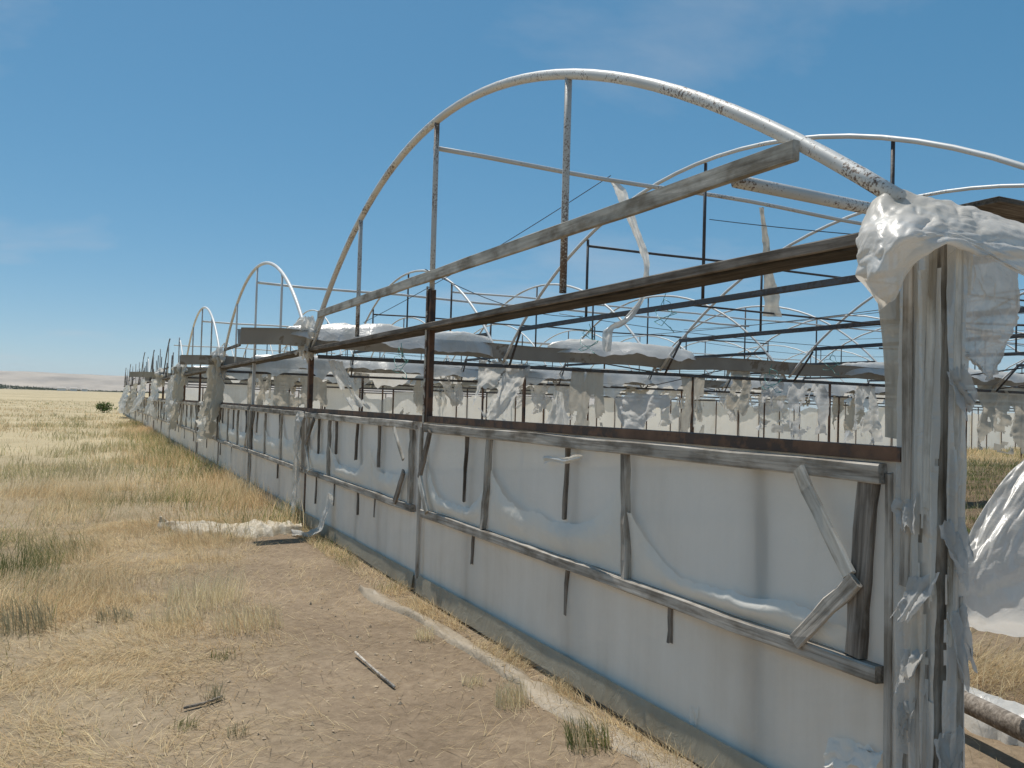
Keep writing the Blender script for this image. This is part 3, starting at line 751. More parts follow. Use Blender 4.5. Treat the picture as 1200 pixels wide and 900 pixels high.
hang(2, 4.0, 5.0, 2.2, 1.2, 'film_beige', 'grey film tent hanging behind the left half of the near opening', amp=.05, folds=3, gt=.35, gb=1.1, rag=.1)
hang(2, 5.0, 5.6, 2.3, .9, 'film_clear', 'shiny film loop hanging just left of the centre post', amp=.10, folds=2, gb=.5, rag=.4, lean=(.25, 0))
hang(2, 8.2, 9.6, 2.25, 1.2, 'film_clear', 'crumpled film hanging right of the centre post, far row', amp=.14, folds=3, rag=.35)
hang(2, 11.6, 12.8, 2.2, 1.2, 'film_white', 'white film hanging behind the narrow beige film, far row', amp=.10, folds=4, rag=.2)
hang(2, 15.2, 17, 2.2, 1.3, 'film_clear', 'crinkled far film left of the milky curtain', amp=.14, folds=4, rag=.3)
hang(2, 18.2, 19.6, 2.2, 1.2, 'film_beige', 'dull far film behind the milky curtain', amp=.1, folds=3, rag=.2)
scr = [(1, 6.9, 'second'), (1, 7.6, 'third'), (1, 11.3, 'fourth'), (1, 12.4, 'fifth'), (1, 2.4, 'first'), (2, 2.9, 'first'), (2, 6.6, 'second'), (2, 7.5, 'third'), (2, 10.4, 'fourth'), (2, 13.6, 'fifth'), (2, 14.5, 'sixth'), (2, 21, 'seventh'), (3, 3, 'first'), (3, 8, 'second'), (3, 13, 'third'), (3, 19, 'fourth'), (3, 25, 'fifth')]
for i, x, od in scr:
    hang(i, x, x+rng.uniform(.35, .9), 2.2+rng.uniform(-.05, .15), rng.uniform(.5, 1.25), ('film_white', 'film_clear', 'film_beige')[int(rng.integers(0, 3))],
         '%s loose shred along the %s gutter, counted from the end wall' % (od, ('', 'first', 'second', 'third')[i]), amp=rng.uniform(.05, .12), folds=2, rag=.6, gb=rng.uniform(.3, 1.2), lean=(rng.uniform(-.3, .3), rng.uniform(-.2, .2)))
# loose strips in the nearest span
tag(strip('film_strip', [atY(q, 6.66) for q in [(717, 211), (727, 222), (733, 240), (742, 262), (752, 288), (758, 308), (757, 330), (752, 352), (735, 375), (712, 386), (711, 412)]],
          [.05, .10, .10, .07, .07, .06, .06, .05, .09, .09, .07], 'film_white', (.9, -.4, 0), None, .03), 'long twisted white film strip dangling from the thin pipe below the big arch', 'plastic strip')
tag(strip('film_strip', [atY(q, 6.66) for q in [(892, 243), (895, 262), (898, 285), (899, 305), (901, 325), (904, 345), (905, 371)]],
          [.06, .05, .07, .08, .10, .16, .20], 'film_beige', (.9, -.4, 0), None, .025), 'stained film strip hanging from the pipe left of the corner plastic', 'plastic strip')
for i, (q, Xp) in enumerate((((690, 385), 2.75), ((780, 350), 2.75), ((905, 432), 5.5), ((975, 415), 8.25), ((470, 408), 0.6), ((610, 432), 5.5))):
    c0 = atX(q, Xp); P = []
    for j in range(26):
        a = j*.7; P.append(c0+np.array([.05*math.sin(a*1.3), .09*math.sin(a)*(1+j*.03), -.012*j+.05*math.cos(a*1.7)]))
    tag(tube('twine', P, .004, 'twine', None, 4, .012), 'tangle of teal twine, number %s from the left among the roof bars' % ['three', 'four', 'five', 'six', 'one', 'two'][i], 'twine', 'teal twine tangles')

# ------------------------------------------------------------------ corner post
T = thing('corner_post', 'thick timber corner post wrapped in torn grey film and battens', 'post', (.055, 1.95, 0))
plank('timber_post', (.055, 1.945, 0), (.055, 1.945, 2.20), .11, .145, 'wood', T, upv=(0, 1, 0), jit=.003, ch=.008, seg=12)
def wrap(x0, y0, x1, y1, z0, z1, m, amp, name='film_wrap'):
    s = ns(); n_ = 12; k = 90; u = np.linspace(0, 1, n_)[:, None]; v = np.linspace(0, 1, k)[None, :]
    jl = .15*(fbm(v*14, v*0, s)-.5); jr = .15*(fbm(v*14, v*0+5, s+2)-.5)
    uu = u*(1+jr-jl)+jl
    d = np.array([x1-x0, y1-y0]); h = np.array([d[1], -d[0]])/np.linalg.norm(d)
    if h[0]+h[1] > 0: h = -h
    z = z0+(z1-z0)*v+0*u
    o_ = amp*(fbm(u*2.5+0*v, z*2.2, s+3)*1.6-.4) + amp*.7*np.abs(np.sin(u*7+z*1.5))
    X = x0+uu*d[0]+o_*h[0]; Y = y0+uu*d[1]+o_*h[1]
    keep = fbm(u*2.2+0*v, z*2.6, s+6) > .36
    return sheet(name, np.stack([X, Y, z], -1), m, T, keep=keep[:-1, :-1])
wrap(-.006, 2.03, -.006, 1.868, .30, 2.20, 'film_white', .014)
wrap(-.004, 1.864, .112, 1.864, .02, 2.22, 'film_white', .016)
wrap(-.014, 1.95, -.014, 1.862, .0, 2.1, 'film_white', .014)
plank('batten', (-.020, 1.985, 1.02), (-.020, 1.99, 2.18), .014, .038, 'wood', T, upv=(0, 1, 0), jit=.003)
plank('batten', (-.022, 1.905, .02), (-.022, 1.915, .78), .016, .042, 'wood', T, upv=(0, 1, 0), jit=.003)
plank('batten', (-.026, 1.90, 1.3), (-.026, 1.895, 2.17), .014, .028, 'wood_pale', T, upv=(0, 1, 0), jit=.004)
plank('batten', (.035, 1.850, .85), (.040, 1.850, 2.18), .028, .014, 'wood_pale', T, upv=(0, 1, 0), jit=.004)
plank('batten', (.085, 1.852, .0), (.088, 1.852, 1.0), .034, .014, 'wood', T, upv=(0, 1, 0), jit=.004)
plank('batten', (-.022, 2.045, .35), (-.022, 2.05, 1.40), .014, .030, 'wood', T, upv=(0, 1, 0), jit=.002)
for (x, y, z, L, wd, ln) in ((-.03, 1.98, 1.30, .20, .10, (-.02, -.03)), (-.03, 1.90, 1.05, .28, .12, (-.05, .05)), (.02, 1.845, 1.25, .35, .12, (.04, -.03)),
                             (-.03, 1.93, .80, .22, .10, (-.03, .02)), (.06, 1.845, .95, .45, .10, (.03, -.02)), (.03, 1.845, 1.75, .25, .10, (.05, -.02)),
                             (.02, 1.845, .55, .35, .14, (-.01, -.02)), (-.03, 1.96, .62, .25, .07, (-.01, 0))):
    if x < 0: curtain('film_rag', (x, y+wd/2, z), (x, y-wd/2, z+.04), L*.8, 'film_clear', T, amp=.014, folds=2, rag=.8, lean=ln, nu=20, nv=14, gb=.5)
    else: curtain('film_rag', (x-wd/2, y, z), (x+wd/2, y, z+.03), L*.8, 'film_clear', T, amp=.014, folds=2, rag=.8, lean=ln, nu=20, nv=14, gb=.5)

# ------------------------------------------------------------------ white plastic over the corner
def net(ctrl, nu, nv, amp, freq, hf=.5):
    """smooth grid through a control net (rows x cols x 3), with wrinkles along the normal"""
    C = np.asarray(ctrl, float)
    def cr1(A, n):
        m_ = A.shape[0]; t = np.linspace(0, m_-1, n); i = np.clip(np.floor(t).astype(int), 0, m_-2); f = (t-i)[:, None, None]
        g = lambda k: A[np.clip(k, 0, m_-1)]
        p0, p1, p2, p3 = g(i-1), g(i), g(i+1), g(i+2)
        return .5*((2*p1)+(-p0+p2)*f+(2*p0-5*p1+4*p2-p3)*f**2+(-p0+3*p1-3*p2+p3)*f**3)
    A = cr1(C, nu); A = cr1(A.transpose(1, 0, 2), nv).transpose(1, 0, 2)
    du = np.gradient(A, axis=0); dv_ = np.gradient(A, axis=1); nr = np.cross(du, dv_); nr /= (np.linalg.norm(nr, axis=2)[..., None]+1e-9)
    s = ns(); U = np.linspace(0, 1, nu)[:, None]; Vv = np.linspace(0, 1, nv)[None, :]
    rd = np.abs(fbm(U*freq+.4*Vv*freq, Vv*freq*1.2-U*freq*.3, s)-.5)*2      # creased
    w_ = amp*(rd*1.5-.4 + hf*(fbm(U*freq*3, Vv*freq*3, s+3)-.5))
    return A + w_[..., None]*nr
def PY(x, y, Y): return atY((x, y), Y)
def atz(px, z):
    v = ray(px); return CAM+v*((z-CAM[2])/v[2])
ctrl = [
 # back edge, hidden behind, then ridge, then down to the hem; columns run left to right along the gutter
 [PY(1046, 262, 2.42), PY(1062, 244, 2.40), PY(1090, 246, 2.32), PY(1125, 256, 2.26), PY(1165, 266, 2.22), PY(1215, 278, 2.20), PY(1290, 300, 2.2)],
 [PY(1022, 244, 2.20), PY(1046, 220, 2.16), PY(1085, 224, 2.10), PY(1122, 236, 2.06), PY(1160, 246, 2.02), PY(1210, 262, 2.00), PY(1290, 280, 2.0)],
 [PY(1006, 268, 2.10), PY(1036, 245, 2.00), PY(1078, 246, 1.92), PY(1118, 252, 1.88), PY(1158, 264, 1.86), PY(1208, 280, 1.85), PY(1290, 300, 1.85)],
 [PY(1000, 292, 2.06), PY(1026, 280, 1.92), PY(1066, 272, 1.82), PY(1112, 268, 1.80), PY(1156, 282, 1.80), PY(1206, 300, 1.80), PY(1290, 320, 1.8)],
 [PY(1003, 326, 2.06), PY(1024, 320, 1.93), PY(1056, 306, 1.85), PY(1108, 279, 1.79), PY(1156, 295, 1.79), PY(1204, 318, 1.80), PY(1290, 345, 1.8)],
 [PY(1028, 366, 2.06), PY(1038, 358, 1.97), PY(1056, 338, 1.90), PY(1106, 284, 1.80), PY(1157, 301, 1.80), PY(1203, 325, 1.81), PY(1290, 355, 1.8)],
]
tag(sheet('plastic_cover', net(ctrl, 130, 150, .05, 2.6, .28), 'film_cover'), 'big white plastic sheet draped over the top of the corner post and gutter end', 'plastic sheet')
# strip running down from it inside the opening
ctrl = [[PY(1028, 350, 2.10), PY(1045, 345, 2.06), PY(1066, 335, 2.03)], [PY(1034, 400, 2.11), PY(1048, 400, 2.08), PY(1063, 395, 2.05)],
        [PY(1037, 450, 2.11), PY(1049, 450, 2.09), PY(1060, 450, 2.06)], [PY(1037, 512, 2.11), PY(1048, 514, 2.09), PY(1060, 516, 2.06)]]
tag(sheet('film_strip', net(ctrl, 50, 14, .006, 4), 'film_beige'), 'flat beige film strip hanging inside the opening against the corner post', 'plastic strip')
# crinkled film hanging behind the post, under the cover
ctrl = [[PY(1108, 284, 2.04), PY(1130, 284, 2.00), PY(1160, 295, 1.98), PY(1190, 310, 1.97)],
        [PY(1110, 330, 2.04), PY(1135, 335, 1.97), PY(1165, 340, 2.00), PY(1195, 350, 1.94)],
        [PY(1112, 380, 2.06), PY(1136, 385, 2.02), PY(1165, 385, 1.96), PY(1192, 380, 1.98)],
        [PY(1118, 415, 2.06), PY(1140, 420, 2.00), PY(1160, 420, 2.02), PY(1176, 412, 2.00)],
        [PY(1128, 420, 2.06), PY(1146, 430, 2.02), PY(1158, 446, 2.02), PY(1168, 440, 2.02)]]
tag(sheet('crinkled_film', net(ctrl, 70, 50, .030, 6), 'film_clear'), 'crinkled shiny film hanging right of the corner post under the white cover', 'plastic sheet')
# weathered plank under the cover, at the right edge
a_ = PY(1140, 240, 3.3); b_ = PY(1230, 243, 3.3); b_[2] = a_[2]
tag(plank('roof_plank', a_, b_+np.array([.6, 0, .02]), .34, .035, 'wood_dark', None, jit=.003), 'dark weathered plank at the right edge above the white cover', 'plank')
# large slumped film at the right edge
ctrl = [[PY(1212, 520, 2.62), PY(1250, 500, 2.5), PY(1320, 500, 2.4)],
        [PY(1178, 560, 2.64), PY(1230, 560, 2.5), PY(1320, 560, 2.4)],
        [PY(1142, 615, 2.62), PY(1185, 640, 2.46), PY(1320, 640, 2.35)],
        [PY(1116, 668, 2.60), PY(1165, 690, 2.46), PY(1320, 700, 2.35)],
        [PY(1108, 712, 2.60), PY(1160, 728, 2.50), PY(1320, 750, 2.4)],
        [PY(1112, 738, 2.64), PY(1160, 742, 2.60), PY(1320, 775, 2.5)]]
tag(sheet('slumped_film', net(ctrl, 80, 80, .05, 3, .3), 'film_clear'), 'large shiny film sheet slumped inside the side opening at the right edge', 'plastic sheet')
# film lying on the straw
def lay(name, pts, wid, m, lab, lift=.02, lump=.07, nv=15, k=14, hz=None):
    """film lying on the ground along a path"""
    s = ns(); P = np.asarray(pts, float); t0 = np.linspace(0, 1, len(P)); nu = (len(P)-1)*k+1; t = np.linspace(0, 1, nu)
    C = np.stack([np.interp(t, t0, P[:, i]) for i in range(2)], 1)
    for _ in range(4): C[1:-1] = (C[:-2]+2*C[1:-1]+C[2:])/4
    W = np.interp(t, t0, wid)
    D = np.gradient(C, axis=0); D /= np.linalg.norm(D, axis=1)[:, None]; S = np.stack([-D[:, 1], D[:, 0]], 1)
    v = np.linspace(-1, 1, nv)[None, :]; tt = (t*nu/k)[:, None]
    wl = 1+.55*(fbm(tt*2.5, tt*0+np.sign(v)*3, s)-.5)*2
    XY = C[:, None, :]+(W[:, None]*.5*v*wl)[..., None]*S[:, None, :]
    cr_ = np.abs(fbm(tt*2.2+0*v, v*1.6+0*tt, s+2)-.5)*2
    Z = gh(XY[..., 0], XY[..., 1])+lift*(1-1.5*np.abs(v)**5)+lump*(1-np.abs(v)**2.5)*(.15+1.1*fbm(tt*1.6+0*v, v*1.4+0*tt, s+1))*(.35+1.3*cr_)
    if hz is not None: Z = Z+np.interp(t, t0, hz)[:, None]
    return tag(sheet(name, np.concatenate([XY, Z[..., None]], -1), m), lab, 'plastic sheet')
lay('film_heap', [(-1.72, 11.05), (-1.35, 10.80), (-1.0, 10.62), (-.7, 10.45), (-.42, 10.42), (-.16, 10.38)], [.12, .62, .40, .85, .75, .30], 'film_heap', 'cream film heap lying on the grass at the foot of the wall', .035, .10, 27)
lay('ground_strip', [(-.40, 7.05), (-.36, 6.55), (-.28, 6.0), (-.26, 5.4), (-.24, 4.8), (-.23, 4.2), (-.19, 3.6), (-.17, 3.1), (-.16, 2.6)], [.05, .20, .09, .17, .13, .21, .15, .24, .22], 'film_strip', 'long dusty beige film strip lying on the dirt beside the wall', .016, .035, 9)
lay('film_on_straw', [tuple(atz(q, .22)[:2]) for q in ((1085, 778), (1130, 784), (1170, 798), (1230, 812))], [.25, .34, .36, .4], 'film_white', 'white film lying on the straw behind the corner post', .12, .05)
# pieces hanging outside the wall
tag(strip('film_strip', [(-.075, 11.05, 1.44), (-.085, 11.08, 1.3), (-.10, 11.10, 1.0), (-.09, 11.12, .7), (-.10, 11.10, .4), (-.14, 11.0, .14)], [.30, .34, .30, .26, .30, .34], 'film_white', (.12, 1, 0), None, .04), 'pale film strip hanging outside the wall below the second end post', 'plastic strip')
tag(strip('film_strip', [(-.06, 9.42, .55), (-.10, 9.44, .36), (-.14, 9.5, .15), (-.22, 9.75, .045), (-.34, 10.1, .04)], [.14, .16, .2, .22, .2], 'film_white', (.2, 1, .2), None, .03), 'curl of white film sliding off the wall onto the grass by the heap', 'plastic strip')
def knot(i, lab, sc_=1.0):
    """film bunched over the end of a gutter and the arch feet: a crumpled ragged tie"""
    y = GUT[i]; s = ns(); nu, nv = 54, 44
    a = np.linspace(0, 2*np.pi, nu)[:, None]; v = np.linspace(0, 1, nv)[None, :]
    ca, sa = np.cos(a), np.sin(a)
    f = fbm(ca*2.2+5+0*v, sa*2.2+v*5, s)
    rr = (.075+.11*np.exp(-((v-.35)/.2)**2)+.06*v)*(.25+1.5*f)*sc_
    rr = rr*(1+.35*np.sin(a*5+v*4))
    X = -.07+rr*ca*.8; Y = y+rr*sa*1.15+.05*np.sin(v*5+s); L = .75+.55*fbm(ca*3+2, sa*3+4, s+3)
    Z = 2.66-.62*v*L*sc_+.08*(fbm(a*3, v*8, s+2)-.5)
    o = sheet('film_knot', np.stack([X+0*v, Y+0*v, Z+0*a], -1), 'film_white')
    tag(o, lab, 'plastic sheet', 'film knotted round the gutter ends')
knot(1, 'white film knotted round the arch feet at the first gutter end', .8)
knot(2, 'white film knotted round the arch feet at the second gutter end', 1.0)
knot(3, 'white film knotted round the arch feet at the third gutter end', 1.1)
knot(4, 'white film knotted round the fourth gutter end, far along the wall', 1.1)
def outside(i, y0, y1, zt, L, m, lab, lean=-.15):
    o = curtain('hanging_film', (-.10, y1, zt), (-.10, y0, zt-.05), L, m, None, amp=.13, folds=6, rag=.5, lean=(lean*.5, 0), nu=70, nv=44, gt=.95, gb=1.15, torn=True)
    tag(o, lab, 'plastic sheet', 'film hanging down the outside of the wall')
outside(2, 18.75, 19.9, 2.5, 2.1, 'film_beige', 'tall grey film hanging outside the wall from the second gutter end')
outside(2, 20.1, 21.6, 1.5, 1.3, 'film_white', 'low white film bulging from the wall left of the tall grey film')
outside(3, 26.6, 28.0, 2.5, 2.4, 'film_beige', 'tall ragged film hanging outside the wall from the third gutter end', -.3)
outside(3, 28.2, 30.6, 2.3, 2.0, 'film_clear', 'shiny film hanging outside the wall just beyond the third gutter end', -.2)
outside(4, 36, 39, 2.3, 2.2, 'film_white', 'pale film hanging outside the wall beyond the fourth gutter end', -.4)
outside(5, 43, 46.5, 2.4, 2.3, 'film_white', 'pale film draped from the fifth gutter end down to the grass', -.9)
outside(6, 52, 57, 2.3, 2.1, 'film_beige', 'grey film hanging from the far wall, second from its end', -.5)
outside(7, 62, 68, 2.3, 2.2, 'film_white', 'pale film hanging at the far end of the wall', -1.0)

# ------------------------------------------------------------------ things lying about
tag(tube('fallen_pole', [atz(q, .17) for q in ((1065, 793), (1115, 815), (1155, 834), (1200, 856), (1300, 905))], .052, 'wood_dark', None, 10), 'dark fallen pole lying on straw behind the corner post', 'pole')
st = lambda P, r, lab, m='wood': tag(tube('stick', P, r, m, None, 6), lab, 'stick')
def gp(x, y, dz=.015): return (x, y, float(gh(x, y))+dz)
st([gp(-.98, 5.22, .03), gp(-.95, 4.95, .02), gp(-.93, 4.6)], .008, 'thin straight stick lying on the bare dirt')
st([gp(-2.05, 4.62), gp(-1.95, 4.66), gp(-1.85, 4.72)], .008, 'dark twig lying in the straw at the lower left', 'wood_dark')

# ------------------------------------------------------------------ grass
STRAW = np.array([(.82, .67, .42), (.74, .58, .35), (.90, .76, .50), (.64, .49, .30), (.76, .64, .40), (.58, .42, .25)])
GREEN = np.array([(.16, .19, .07), (.20, .22, .09), (.24, .24, .11), (.12, .16, .055)])
GREY = np.array([(.30, .29, .20), (.34, .31, .2)])
def blades(name, x, y, h, wd, lean, colr, label=None, seg=2, kind='stuff', zoff=None, cat='grass'):
    n_ = len(x); ang = 12*fbm(x*.8, y*.8, 83, 3)+rng.normal(0, .9, n_); fa = rng.uniform(0, 2*np.pi, n_)
    z = gh(x, y)-.01 + (0 if zoff is None else zoff)
    lx = np.cos(ang)*lean*h; ly = np.sin(ang)*lean*h
    hz = h*np.sqrt(np.clip(1-np.minimum(lean, .98)**2, .02, 1))
    wx = np.cos(fa)*wd*.5; wy = np.sin(fa)*wd*.5
    B = np.stack([x, y, z], 1)
    Mid = B+np.stack([lx*.38, ly*.38, hz*.6], 1); Tip = B+np.stack([lx, ly, hz], 1)
    Wv = np.stack([wx, wy, np.zeros(n_)], 1)
    V = np.stack([B-Wv, B+Wv, Mid-Wv*.75, Mid+Wv*.75, Tip], 1).reshape(-1, 3)
    k = np.arange(n_)[:, None]*5
    tri = np.concatenate([k+np.array([[0, 1, 3]]), k+np.array([[0, 3, 2]]), k+np.array([[2, 3, 4]])], 1).reshape(-1, 3)
    me = bpy.data.meshes.new(name)
    me.vertices.add(len(V)); me.vertices.foreach_set('co', V.astype(np.float32).ravel())
    me.loops.add(len(tri)*3); me.loops.foreach_set('vertex_index', tri.astype(np.int32).ravel())
    me.polygons.add(len(tri)); me.polygons.foreach_set('loop_start', np.arange(0, len(tri)*3, 3, dtype=np.int32))
    me.update(calc_edges=True)
    ca = me.color_attributes.new('Col', 'FLOAT_COLOR', 'POINT')
    cc = np.ones((len(V), 4), np.float32); cc[:, :3] = np.repeat(colr, 5, 0); ca.data.foreach_set('color', cc.ravel())
    me.materials.append(M['grass'])
    o = bpy.data.objects.new(name, me); col.objects.link(o)
    if kind: o['kind'] = kind
    if label: tag(o, label, cat)
    return o
def tint(n_, x, y, green=.12):
    g = np.clip((fbm(x*.33+7, y*.22, 61)-.46)*6+green*2-.3, 0, 1)
    gp_ = np.exp(-(((x+3.4)/.7)**2+((y-9.6)/1.6)**2)) + .8*np.exp(-(((x+9.5)/3.5)**2+((y-24)/6)**2)) + .5*np.exp(-(((x+1.6)/.9)**2+((y-13.2)/1.6)**2))
    isg = rng.random(n_) < np.clip(g*.5+gp_, 0, .85)
    c = STRAW[rng.integers(0, len(STRAW), n_)]*rng.uniform(.78, 1.1, n_)[:, None]*(.78+.4*fbm(x*1.1, y*.9, 73))[:, None]
    red = np.clip((fbm(x*.5-3, y*.4, 71)-.45)*3, 0, 1)[:, None]
    c = c*(1-red*np.array([[.02, .10, .17]]))
    cg = GREEN[rng.integers(0, len(GREEN), n_)]*rng.uniform(.8, 1.5, n_)[:, None]
    return np.where(isg[:, None], cg, c)
def scatter(n_, x0, x1, y0, y1, f):
    x = rng.uniform(x0, x1, n_); y = rng.uniform(y0, y1, n_); k = rng.random(n_) < f(x, y); return x[k], y[k]
clump = lambda x, y, s, fr: np.clip((fbm(x*fr, y*fr, s, 3)-.38)*3.2, 0, 1)
# near field
X_, Y_ = scatter(330000, -7.5, -.05, 2.2, 16, lambda x, y: np.clip(cover(x, y)*1.15-.12, 0, 1)*(.06+.94*clump(x, y, 51, 1.5)*(.3+.7*clump(x, y, 52, .55)))*np.where(x > -.35-.45*y-2.0, 1, .0))
hh = (.05+.23*rng.random(len(X_))**2.0)*(.35+1.1*clump(X_, Y_, 53, .8))*np.interp(Y_, [2, 6, 10, 16], [.7, .8, 1.15, 1.2])
blades('field_grass', X_, Y_, hh, rng.uniform(.0022, .0050, len(X_)), rng.uniform(.25, .95, len(X_)), tint(len(X_), X_, Y_), 'dry straw-coloured grass covering the field beside the wall')
# mid field: blade count per metre falls, blade size grows with distance
n_ = 300000
Y_ = 13*(13.0**rng.random(n_)); X_ = -.05-rng.random(n_)*(.72*Y_+1.0)
k_ = rng.random(n_) < (.08+.92*clump(X_, Y_, 54, .55)*clump(X_+40, Y_, 56, 1.3))
X_ = X_[k_]; Y_ = Y_[k_]
hh = (.07+.27*rng.random(len(X_))**1.6)*(.45+.9*clump(X_, Y_, 55, .35))
blades('distant_grass', X_, Y_, hh, rng.uniform(.004, .008, len(X_))*np.clip(Y_/16, 1, 8), rng.uniform(.2, .9, len(X_)), tint(len(X_), X_, Y_), 'paler dry grass stretching away towards the far hills')
# tall weeds hugging the far wall
X_, Y_ = scatter(80000, -3.2, -.04, 10.3, 50, lambda x, y: np.exp(-(x/1.15)**2)*(.10+.9*clump(x, y, 57, .9)))
hh = (.10+.34*rng.random(len(X_))**1.4)
blades('wall_weeds', X_, Y_, hh, rng.uniform(.004, .010, len(X_)), rng.uniform(.1, .75, len(X_)), tint(len(X_), X_, Y_, .2)*np.array([1.08, 1.06, 1.04]), 'taller brownish weeds growing along the foot of the far wall')
# darker weed patches scattered through the field
n_ = 90000
Y_ = 9*(7.5**rng.random(n_)); X_ = -.6-rng.random(n_)*(.72*Y_+1.0)
k_ = rng.random(n_) < np.clip((fbm(X_*.35, Y_*.28, 77, 4)-.58)*8, 0, 1)
X_ = X_[k_]; Y_ = Y_[k_]; WEED = np.array([(.38, .35, .20), (.44, .38, .22), (.32, .31, .16), (.50, .42, .26)])
blades('field_weeds', X_, Y_, rng.uniform(.10, .36, len(X_)), rng.uniform(.004, .009, len(X_))*np.clip(Y_/14, 1, 5), rng.uniform(.1, .8, len(X_)), WEED[rng.integers(0, 4, len(X_))]*rng.uniform(.8, 1.4, len(X_))[:, None], 'darker olive weeds in loose patches across the field')
# straw litter lying flat on the trodden strip
X_, Y_ = scatter(360000, -5.5, -.03, 2.0, 11.5, lambda x, y: .03+.55*(.15+.85*cover(x, y))*clump(x, y, 58, 1.7)*clump(x+9, y, 66, .6)+.40*cover(x, y)*clump(x, y, 67, 3.)+.25*np.exp(-((x+.12)/.14)**2))
hh = rng.uniform(.03, .20, len(X_))
blades('straw_litter', X_, Y_, hh, rng.uniform(.002, .0042, len(X_)), rng.uniform(.93, .995, len(X_)), STRAW[rng.integers(0, 6, len(X_))]*rng.uniform(.75, 1.15, len(X_))[:, None], 'broken straw lying flat on the bare dirt', zoff=.010+.006*rng.random(len(X_)))
# straw along the foot of the near wall
X_, Y_ = scatter(16000, -.30, -.075, 1.9, 11, lambda x, y: np.clip((-.02-x)/.1, 0, 1)*clump(x, y, 59, 3.2)*np.clip(1.5+x*4.2, 0, 1))
hh = rng.uniform(.04, .17, len(X_))
blades('wall_foot_straw', X_, Y_, hh, rng.uniform(.002, .0045, len(X_)), rng.uniform(.4, .97, len(X_)), tint(len(X_), X_, Y_, .1), 'straw tangled along the foot of the near wall')
# clods and small stones on the trodden strip
X_, Y_ = scatter(5200, -3.6, -.12, 2.2, 12, lambda x, y: .15+.85*clump(x, y, 68, 1.3))
n_ = len(X_); ico = np.array([(0, 0, 1), (.9, 0, .25), (.28, .85, .3), (-.72, .53, .2), (-.72, -.53, .3), (.28, -.85, .2)])
sz = .003+.013*rng.random(n_)**4.5
a_ = rng.uniform(0, 6.28, n_); ca, sa = np.cos(a_)[:, None], np.sin(a_)[:, None]
Q = ico[None]*(1+.35*rng.normal(0, 1, (n_, 6, 3)))*sz[:, None, None]
V = np.stack([Q[..., 0]*ca-Q[..., 1]*sa+X_[:, None], Q[..., 0]*sa+Q[..., 1]*ca+Y_[:, None], Q[..., 2]*.8+gh(X_, Y_)[:, None]], -1).reshape(-1, 3)
F = (np.array([(0, 1, 2), (0, 2, 3), (0, 3, 4), (0, 4, 5), (0, 5, 1)])[None]+6*np.arange(n_)[:, None, None]).reshape(-1, 3)
o = mesh('clods', V, F, 'clod', None, False, (0, 0, 0)); o['kind'] = 'stuff'; tag(o, 'small clods and stones scattered on the bare dirt', 'stones')
# tufts
def tuft(x, y, n_, rad, h0, h1, pal, lab, lean=.55):
    a = rng.uniform(0, 2*np.pi, n_); r_ = rad*np.sqrt(rng.random(n_))
    blades('grass_tuft', x+r_*np.cos(a), y+r_*np.sin(a), rng.uniform(h0, h1, n_), rng.uniform(.0025, .005, n_), rng.uniform(.1, lean, n_),
           pal[rng.integers(0, len(pal), n_)]*rng.uniform(.75, 1.15, n_)[:, None], lab, kind=None, cat='grass tuft')
PALE = np.array([(.82, .73, .50), (.76, .65, .42), (.70, .60, .38)])
def at0(px):
    v = ray(px); t = -CAM[2]/v[2]; p_ = CAM+v*t; return p_[0], p_[1]
tl = [((240, 705), 420, .30, .14, .34, PALE, 'tallest pale straw tuft in the middle of the field, left of the dirt'),
      ((292, 735), 260, .24, .10, .26, PALE, 'pale straw tuft at the edge of the dirt, right of the tallest one'),
      ((205, 728), 200, .22, .08, .22, PALE, 'pale straw tuft just left below the tallest one'),
      ((28, 735), 220, .20, .12, .30, GREY, 'grey-green weed tuft at the left edge'),
      ((10, 668), 420, .42, .14, .32, GREEN, 'bright green grass clump at the left edge'),
      ((135, 725), 120, .12, .06, .16, GREY, 'bluish grey weed tuft left of the pale straw'),
      ((250, 818), 60, .06, .05, .14, GREY, 'small spiky tuft on the dirt, lower left'),
      ((218, 848), 50, .06, .03, .09, GREEN, 'low dark tuft on the dirt below the spiky one'),
      ((278, 855), 40, .05, .04, .10, GREY, 'little tuft on the dirt right of the low dark one'),
      ((262, 768), 60, .08, .03, .08, GREEN, 'low dark green tuft above the spiky one'),
      ((498, 748), 90, .07, .06, .14, PALE, 'small grass tuft at the upper end of the ground strip'),
      ((600, 825), 180, .10, .08, .18, PALE, 'pale grass tuft left of the ground strip, halfway along'),
      ((690, 872), 200, .11, .08, .18, np.concatenate([PALE, GREEN]), 'green and straw tuft beside the near end of the ground strip'),
      ((490, 685), 160, .10, .10, .34, STRAW, 'tall dry weed against the wall under the centre post'),
      ((880, 893), 40, .05, .05, .16, STRAW, 'small dry weed against the near wall by the curb'),
      ((555, 800), 70, .07, .04, .10, PALE, 'small straw tuft on the dirt above the pale grass tuft')]
for px, n_, rad, h0, h1, pal, lab in tl:
    x, y = at0(px); tuft(x, y, n_, rad, h0, h1, pal, lab)
